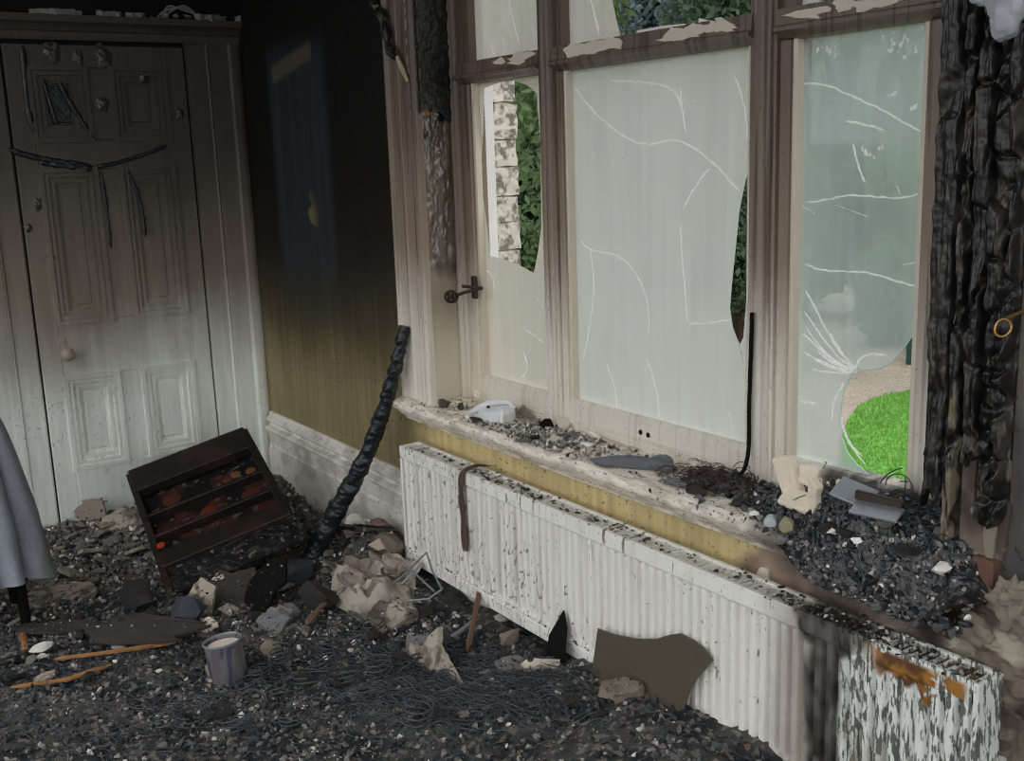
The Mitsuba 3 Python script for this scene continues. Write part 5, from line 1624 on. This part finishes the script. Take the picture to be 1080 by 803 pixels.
obj('bar', tube([p + [.055, -.01, .044], p + [.075, -.03, .006]], .006, 8), 'm_white', Ap, 'pale loose bar')
obj('cord_ring', tube(on_sill(507, 424, .03) + np.stack([.013 * np.cos(np.linspace(0, 6.28, 17)), 0 * np.linspace(0, 1, 17), .013 * np.sin(np.linspace(0, 6.28, 17))], 1), .004, 6), 'm_white', Ap, smooth=40)
obj('scorch_spot', place(rock(3, (.016, .012, .008), .4), p + [-.02, -.02, .045]), 'm_black', Ap, smooth=40)


def sill_lump(name, px, py, size, m, label, cat_, seed, rot=(0, 0, 0), dz=.3, smooth=False, kind=rugged):
    p_ = on_sill(px, py)
    return solo(name, place(kind(seed, size), p_ + [0, 0, size[2] * dz], rot), m, label, cat_, smooth=smooth)


sill_lump('brown_clod', 469, 430, (.075, .05, .05), mat('m_clod', A(84, 76, 68), .9, .1), 'brown clod at the corner of the window board beside the architrave', 'clod', 1)
sill_lump('melted_scrap', 487, 432, (.06, .035, .03), 'm_lump_blue', 'glossy black scrap between the brown clod and the white appliance', 'scrap', 2, smooth=30)
sill_lump('char_lump', 503, 445, (.05, .035, .025), 'm_lump_dark', 'black crumbled lump in front of the white appliance', 'lump', 3)
for i, (px, py, sx_, t_, m, lab) in enumerate([(553, 440, .06, 50, 'm_pink', 'pinkish plaster chip leaning behind the white bar'), (562, 448, .07, 30, 'm_plaster', 'tan plaster chip under the mullion'), (577, 452, .05, 60, 'm_black', 'black curled flake standing by the mullion foot'),
                                               (592, 452, .085, 30, 'm_cream', 'large cream plaster flake right of the mullion foot'), (585, 466, .06, 15, 'm_cream', 'cream plaster flake at the middle of the chip heap'), (606, 462, .05, 20, 'm_lump_grey', 'grey chip in front of the large cream flake'),
                                               (634, 462, .05, 30, 'm_white', 'white chip right of the chip heap, against the sash'), (618, 471, .05, 12, 'm_white', 'flat white chip right of the chip heap'), (545, 468, .06, 10, 'm_lump_grey', 'grey board chip in front of the white appliance'),
                                               (564, 464, .05, 20, 'm_lump_dark', 'dark chip in the left of the chip heap'), (600, 478, .04, 10, 'm_cream', 'cream chip at the front of the chip heap'), (570, 432, .05, 40, 'm_plaster', 'mottled chip leaning on the left sash')]):
    p = on_sill(px, py)
    sl = rough_slab(600 + i, sx_, sx_ * .75, .008, 9, .3)
    solo('plaster_chip', place(sl, p + [0, 0, sx_ * .32 * math.sin(math.radians(t_)) + .004], (math.radians(t_), 0, .5 * i)), m, lab, 'plaster chip')
# grey ash rolls
p = on_sill(665, 497)
gx, gy = np.meshgrid(np.linspace(0, 1, 50), np.linspace(0, 2 * np.pi, 24), indexing='ij')
q = np.stack([gx * 4, np.cos(gy), np.sin(gy)], -1)
rr = (.022 + .016 * (meshkit.fbm(q * 2.0, 3, 2) - .4)) * np.sin(np.pi * np.clip(gx * .97 + .015, 0, 1)) ** .4
ctr = curve([on_sill(626, 490) + [0, 0, .012], on_sill(655, 494) + [0, 0, .018], on_sill(690, 496) + [0, 0, .016], on_sill(712, 500) + [0, 0, .012]], 50)
P = ctr[:, None] + np.stack([0.2 * rr * np.cos(gy), rr * np.cos(gy), rr * .8 * np.sin(gy)], -1)
solo('ash_roll', grid_mesh(P), mat('m_ash_roll', A(104, 106, 110), .95, .1, bump_plaster, 1.0), 'long roll of blue-grey ash lying on the window board', 'ash', smooth=True)
sill_lump('ash_lump', 700, 491, (.075, .045, .04), 'm_ash', 'smooth pale grey ash lump at the end of the ash roll', 'ash', 9, kind=rock, smooth=40)
sill_lump('ash_lump', 712, 512, (.11, .05, .03), 'm_ash_roll', 'crumbled grey ash in front of the wire nest', 'ash', 10)
sill_lump('ash_lump', 735, 522, (.10, .05, .03), 'm_lump_dark', 'dark ash cake below the wire nest', 'ash', 11)
# cream folded plaster pieces in the heap
Pl = thing('moulding_piece', 'broken cream cornice piece of two upright slabs on the char heap below the right pane', 'plaster')
p = on_sill(842, 535)
mat('m_cream2', A(214, 202, 184, 1.15), .75, .25, bump_plaster, .3)
for k_, (o, w_, h_, ry, rx, rzz) in enumerate([((-.045, .02, .055), .055, .115, -.25, .15, .3), ((.055, -.01, .040), .05, .095, .35, .1, -.5), ((.0, .0, .016), .10, .05, 0, -.9, -.1), ((.0, .035, .07), .05, .05, .1, -.2, .2)]):
    b = box(-w_ / 2, w_ / 2, -.010, .010, -h_ / 2, h_ / 2, .004)
    v = np.array(b.subdivide().subdivide().vertices)
    f_ = b.subdivide().subdivide().faces
    v += (meshkit.fbm(v * 50 + k_, 2, k_)[:, None] - .5) * .008
    obj('slab', place(trimesh.Trimesh(v, f_, process=False), p + np.array(o), (rx, ry, rzz)), 'm_cream2', Pl)
sill_lump('plaster_chip', 862, 522, (.035, .02, .06), 'm_cream2', 'small cream piece standing right of the broken cornice piece', 'plaster chip', 21, dz=.4, kind=lump)
# a metal bracket plate
Br = thing('bracket_plate', 'bent grey-blue metal plate lying on the char heap near the burnt post', 'metal plate')
p = on_sill(908, 545) + [0, 0, .028]
for k_, (o, w_, d_, rot) in enumerate([((-.035, .02, .012), .085, .07, (.35, .25, .3)), ((.05, -.015, .0), .10, .055, (.2, .05, .35))]):
    obj('plate', place(box(-w_ / 2, w_ / 2, -d_ / 2, d_ / 2, -.003, .003, .001), p + np.array(o), rot), 'm_steel', Br)
obj('rib', place(box(-.05, .05, -.006, .006, -.010, .010, .002), p + [.035, .012, .016], (0, .1, .35)), 'm_iron', Br)
b0_, b1_ = on_y(884, 508, 2.03), on_y(899, 532, 1.97)
sp_ = trimesh.Trimesh(*(lambda m_: (m_.vertices, m_.faces))(tube(np.linspace(b0_, b1_, 8), np.array([.007, .011, .010, .013, .012, .014, .014, .010]), 6)), process=False)
solo('plaster_splinter', sp_, 'm_cream2', 'long cream splinter leaning behind the metal plate', 'splinter')
sill_lump('plaster_chip', 902, 566, (.06, .035, .03), 'm_plaster', 'tan ribbed piece in front of the metal plate', 'plaster chip', 22)
mat('m_jar', A(178, 190, 186), .1, .8, spec_trans=.0)
mat('m_jar2', A(150, 146, 116), .15, .7)
for i, (px, py, s_, m, lab) in enumerate([(812, 557, .016, 'm_jar', 'small clear glass jar lying at the front of the char heap'), (828, 562, .018, 'm_jar2', 'yellowish jar lying beside the small clear jar')]):
    p = on_sill(px, py)
    jb = lathe([(0, 0), (s_ * .9, 0), (s_, s_ * .2), (s_, s_ * 1.4), (s_ * .75, s_ * 1.7), (s_ * .75, s_ * 2.0), (s_ * .6, s_ * 2.0), (s_ * .6, s_ * 1.7), (0, s_ * 1.6)], 24)
    jb.apply_transform(frame(p + [0, 0, s_ * .7], [0, 0, 1], [.8, .5, 0]))
    solo('glass_jar', jb, m, lab, 'jar', smooth=35)
for i, (px, py, s_, m, lab) in enumerate([(795, 545, .03, 'm_white', 'white chip left of the small clear jar'), (850, 572, .03, 'm_white', 'white chip below the broken cornice piece'), (880, 580, .03, 'm_white', 'white crumb in the front of the char heap'), (955, 575, .06, 'm_steel', 'silvery scrap right of the metal plate'),
                                          (985, 605, .04, 'm_white', 'bright white chip near the brick end'), (935, 555, .05, 'm_lump_grey', 'grey flake under the right end of the metal plate'), (975, 585, .06, 'm_lump_dark', 'black cinder below the burnt inner board'), (865, 565, .06, 'm_lump_dark', 'black cinder in front of the small standing cream piece'),
                                          (780, 535, .05, 'm_lump_dark', 'black cinder right of the wire nest'), (920, 600, .06, 'm_lump_dark', 'black cinder at the spilling front of the char heap'), (840, 583, .05, 'm_lump_dark', 'black cinder at the broken end of the nosing'), (1000, 560, .05, 'm_lump_dark', 'black cinder against the burnt post'), (765, 518, .045, 'm_lump_blue', 'blue-black cinder under the hanging cable')]):
    sill_lump('heap_piece', px, py, (s_ * 1.2, s_, s_ * .7), m, lab, 'chip' if 'chip' in lab or 'crumb' in lab else 'scrap' if 'scrap' in lab or 'flake' in lab else 'cinder', 40 + i)
# twigs of wire standing against the lawn
solo('bent_wire', cat(*[tube(curve([on_y(a, b, 2.03) for a, b in L], 14), .0016, 5) for L in ([(934, 512), (945, 500), (958, 505), (963, 520), (955, 545)], [(955, 502), (955, 512), (953, 530)], [(949, 508), (958, 508)], [(928, 510), (940, 498), (952, 494)])]), 'm_wire', 'bent black wires standing up against the green lawn', 'wire')
# ------------------------------------------------------------------ cables, ring, and what hangs overhead
c = curve([on_y(793, 330, 2.03), on_y(791, 400, 2.03), on_y(790, 450, 2.03), on_y(789, 478, 2.025), on_y(785, 495, 2.01), on_sill(778, 506, .012)], 30)
solo('hanging_cable', tube(c, .0055, 8), 'm_black', 'black cable hanging down the right mullion to the window board', 'cable', smooth=True)
rg = np.linspace(0, 2 * np.pi, 29)
ring = thing('brass_ring', 'small brass ring hanging beside the burnt post', 'ring')
p = on_y(1058, 346, 1.835)
obj('ring', tube(p + np.stack([.0155 * np.cos(rg), .006 * np.sin(rg), .0155 * np.sin(rg)], 1), .0028, 8), 'm_brass', ring, smooth=True)
obj('screw_eye', tube([p + [0, .004, .016], [p[0], D + .01, p[2] + .028]], .0035, 8), 'm_brass', ring, smooth=True)
# melted white lining hanging in the top corner
p = on_y(1060, -2, 1.83)
solo('melted_lining', cat(place(rock(61, (.10, .06, .11), .35, 1.3, .03), p + [.01, 0, .01]), place(rock(62, (.05, .05, .08), .35, 1.4, .03), p + [.01, -.01, -.035]), place(rock(63, (.05, .05, .06), .35, 1.4, .03), p + [-.04, .0, .02]), box(p[0] - .03, p[0] + .03, p[1], D + .01, p[2], p[2] + .05, .01)), mat('m_lining', A(170, 172, 178), .3, .5), 'pale melted lining hanging at the top of the burnt post', 'lining', smooth=40)
# charred lath and a bare splinter at the top of the left architrave
c = curve([(-3.600, 1.87, 2.35), (-3.585, 1.865, 2.15), on_y(403, 18, 1.86), on_y(408, 40, 1.86), on_y(417, 60, 1.86)], 40)
lt = tube(c, .016 + .004 * np.sin(np.arange(40) * 1.1), 9)
solo('charred_lath', lt, 'm_char', 'charred black lath peeling off the top of the left architrave', 'lath', smooth=20)
solo('bare_splinter', tube([on_y(417, 56, 1.868), on_y(424, 72, 1.868), on_y(430, 86, 1.868)], [.007, .009, .006], 6), mat('m_bare', A(170, 158, 128), .8, .2), 'bare wood splinter at the end of the charred lath', 'splinter')
for i, (px, py, s_, m) in enumerate([(447, 92, .05, 'm_raw_wood'), (440, 100, .035, 'm_bare'), (488, 112, .03, 'm_raw_wood')]):
    p = on_y(px, py, 1.93)
    p[0] = -3.350
    obj('torn_wood', place(lump(70 + i, (.014, s_, s_ * 1.5), 12), p), m, 'trim_4', 'bare wood where the lining is torn')
p = on_y(422, 366, 1.87)
obj('paint_curl', place(rough_slab(9, .018, .04, .003, 9, .3), p + [0, -.004, 0], (1.3, .4, .3)), 'm_cream', 'trim_5', 'curl of pale paint')
# ash and fallen plaster on the cornice over the door
rs = np.random.RandomState(6)
for i, (px, w_, h_, lab) in enumerate([(62, .19, .02, 'long grey flake at the left on the cornice over the door'), (117, .10, .016, 'short grey flake left of the white tangle on the cornice'), (142, .08, .016, 'small grey flake beside the white tangle on the cornice'), (222, .14, .02, 'grey flake right of the white tangle on the cornice'), (252, .03, .03, 'white crumb at the right end of the cornice over the door')]):
    p = on_x(px, 22, XD + .02)
    p[2] = 2.24
    sl = rough_slab(640 + i, .06, w_, .014 + h_ * .4, 11, .25)
    solo('plaster_flake', place(sl, p + [0, 0, .012], (0, .12, .1 * i)), 'm_ash', lab, 'plaster flake')
tg = thing('cornice_tangle', 'white tangle of flex and plaster on the cornice over the door', 'tangle')
p = on_x(188, 22, XD + .02)
p[2] = 2.243
for k_ in range(3):
    obj('flex', tube(curve([p + [0, -.12 + .03 * k_, 0.004], p + [0, -.03, .03 + .012 * k_], p + [.01, .03, .055 - .01 * k_], p + [0, .085, .02], p + [0, .10, .004]], 20), .0045, 6), 'm_ash', tg, smooth=True)
for k_ in range(4):
    obj('crumb', place(rugged(80 + k_, (.04, .05, .035)), p + [.0, -.05 + .045 * k_, .014]), 'm_ash', tg)
#@@END
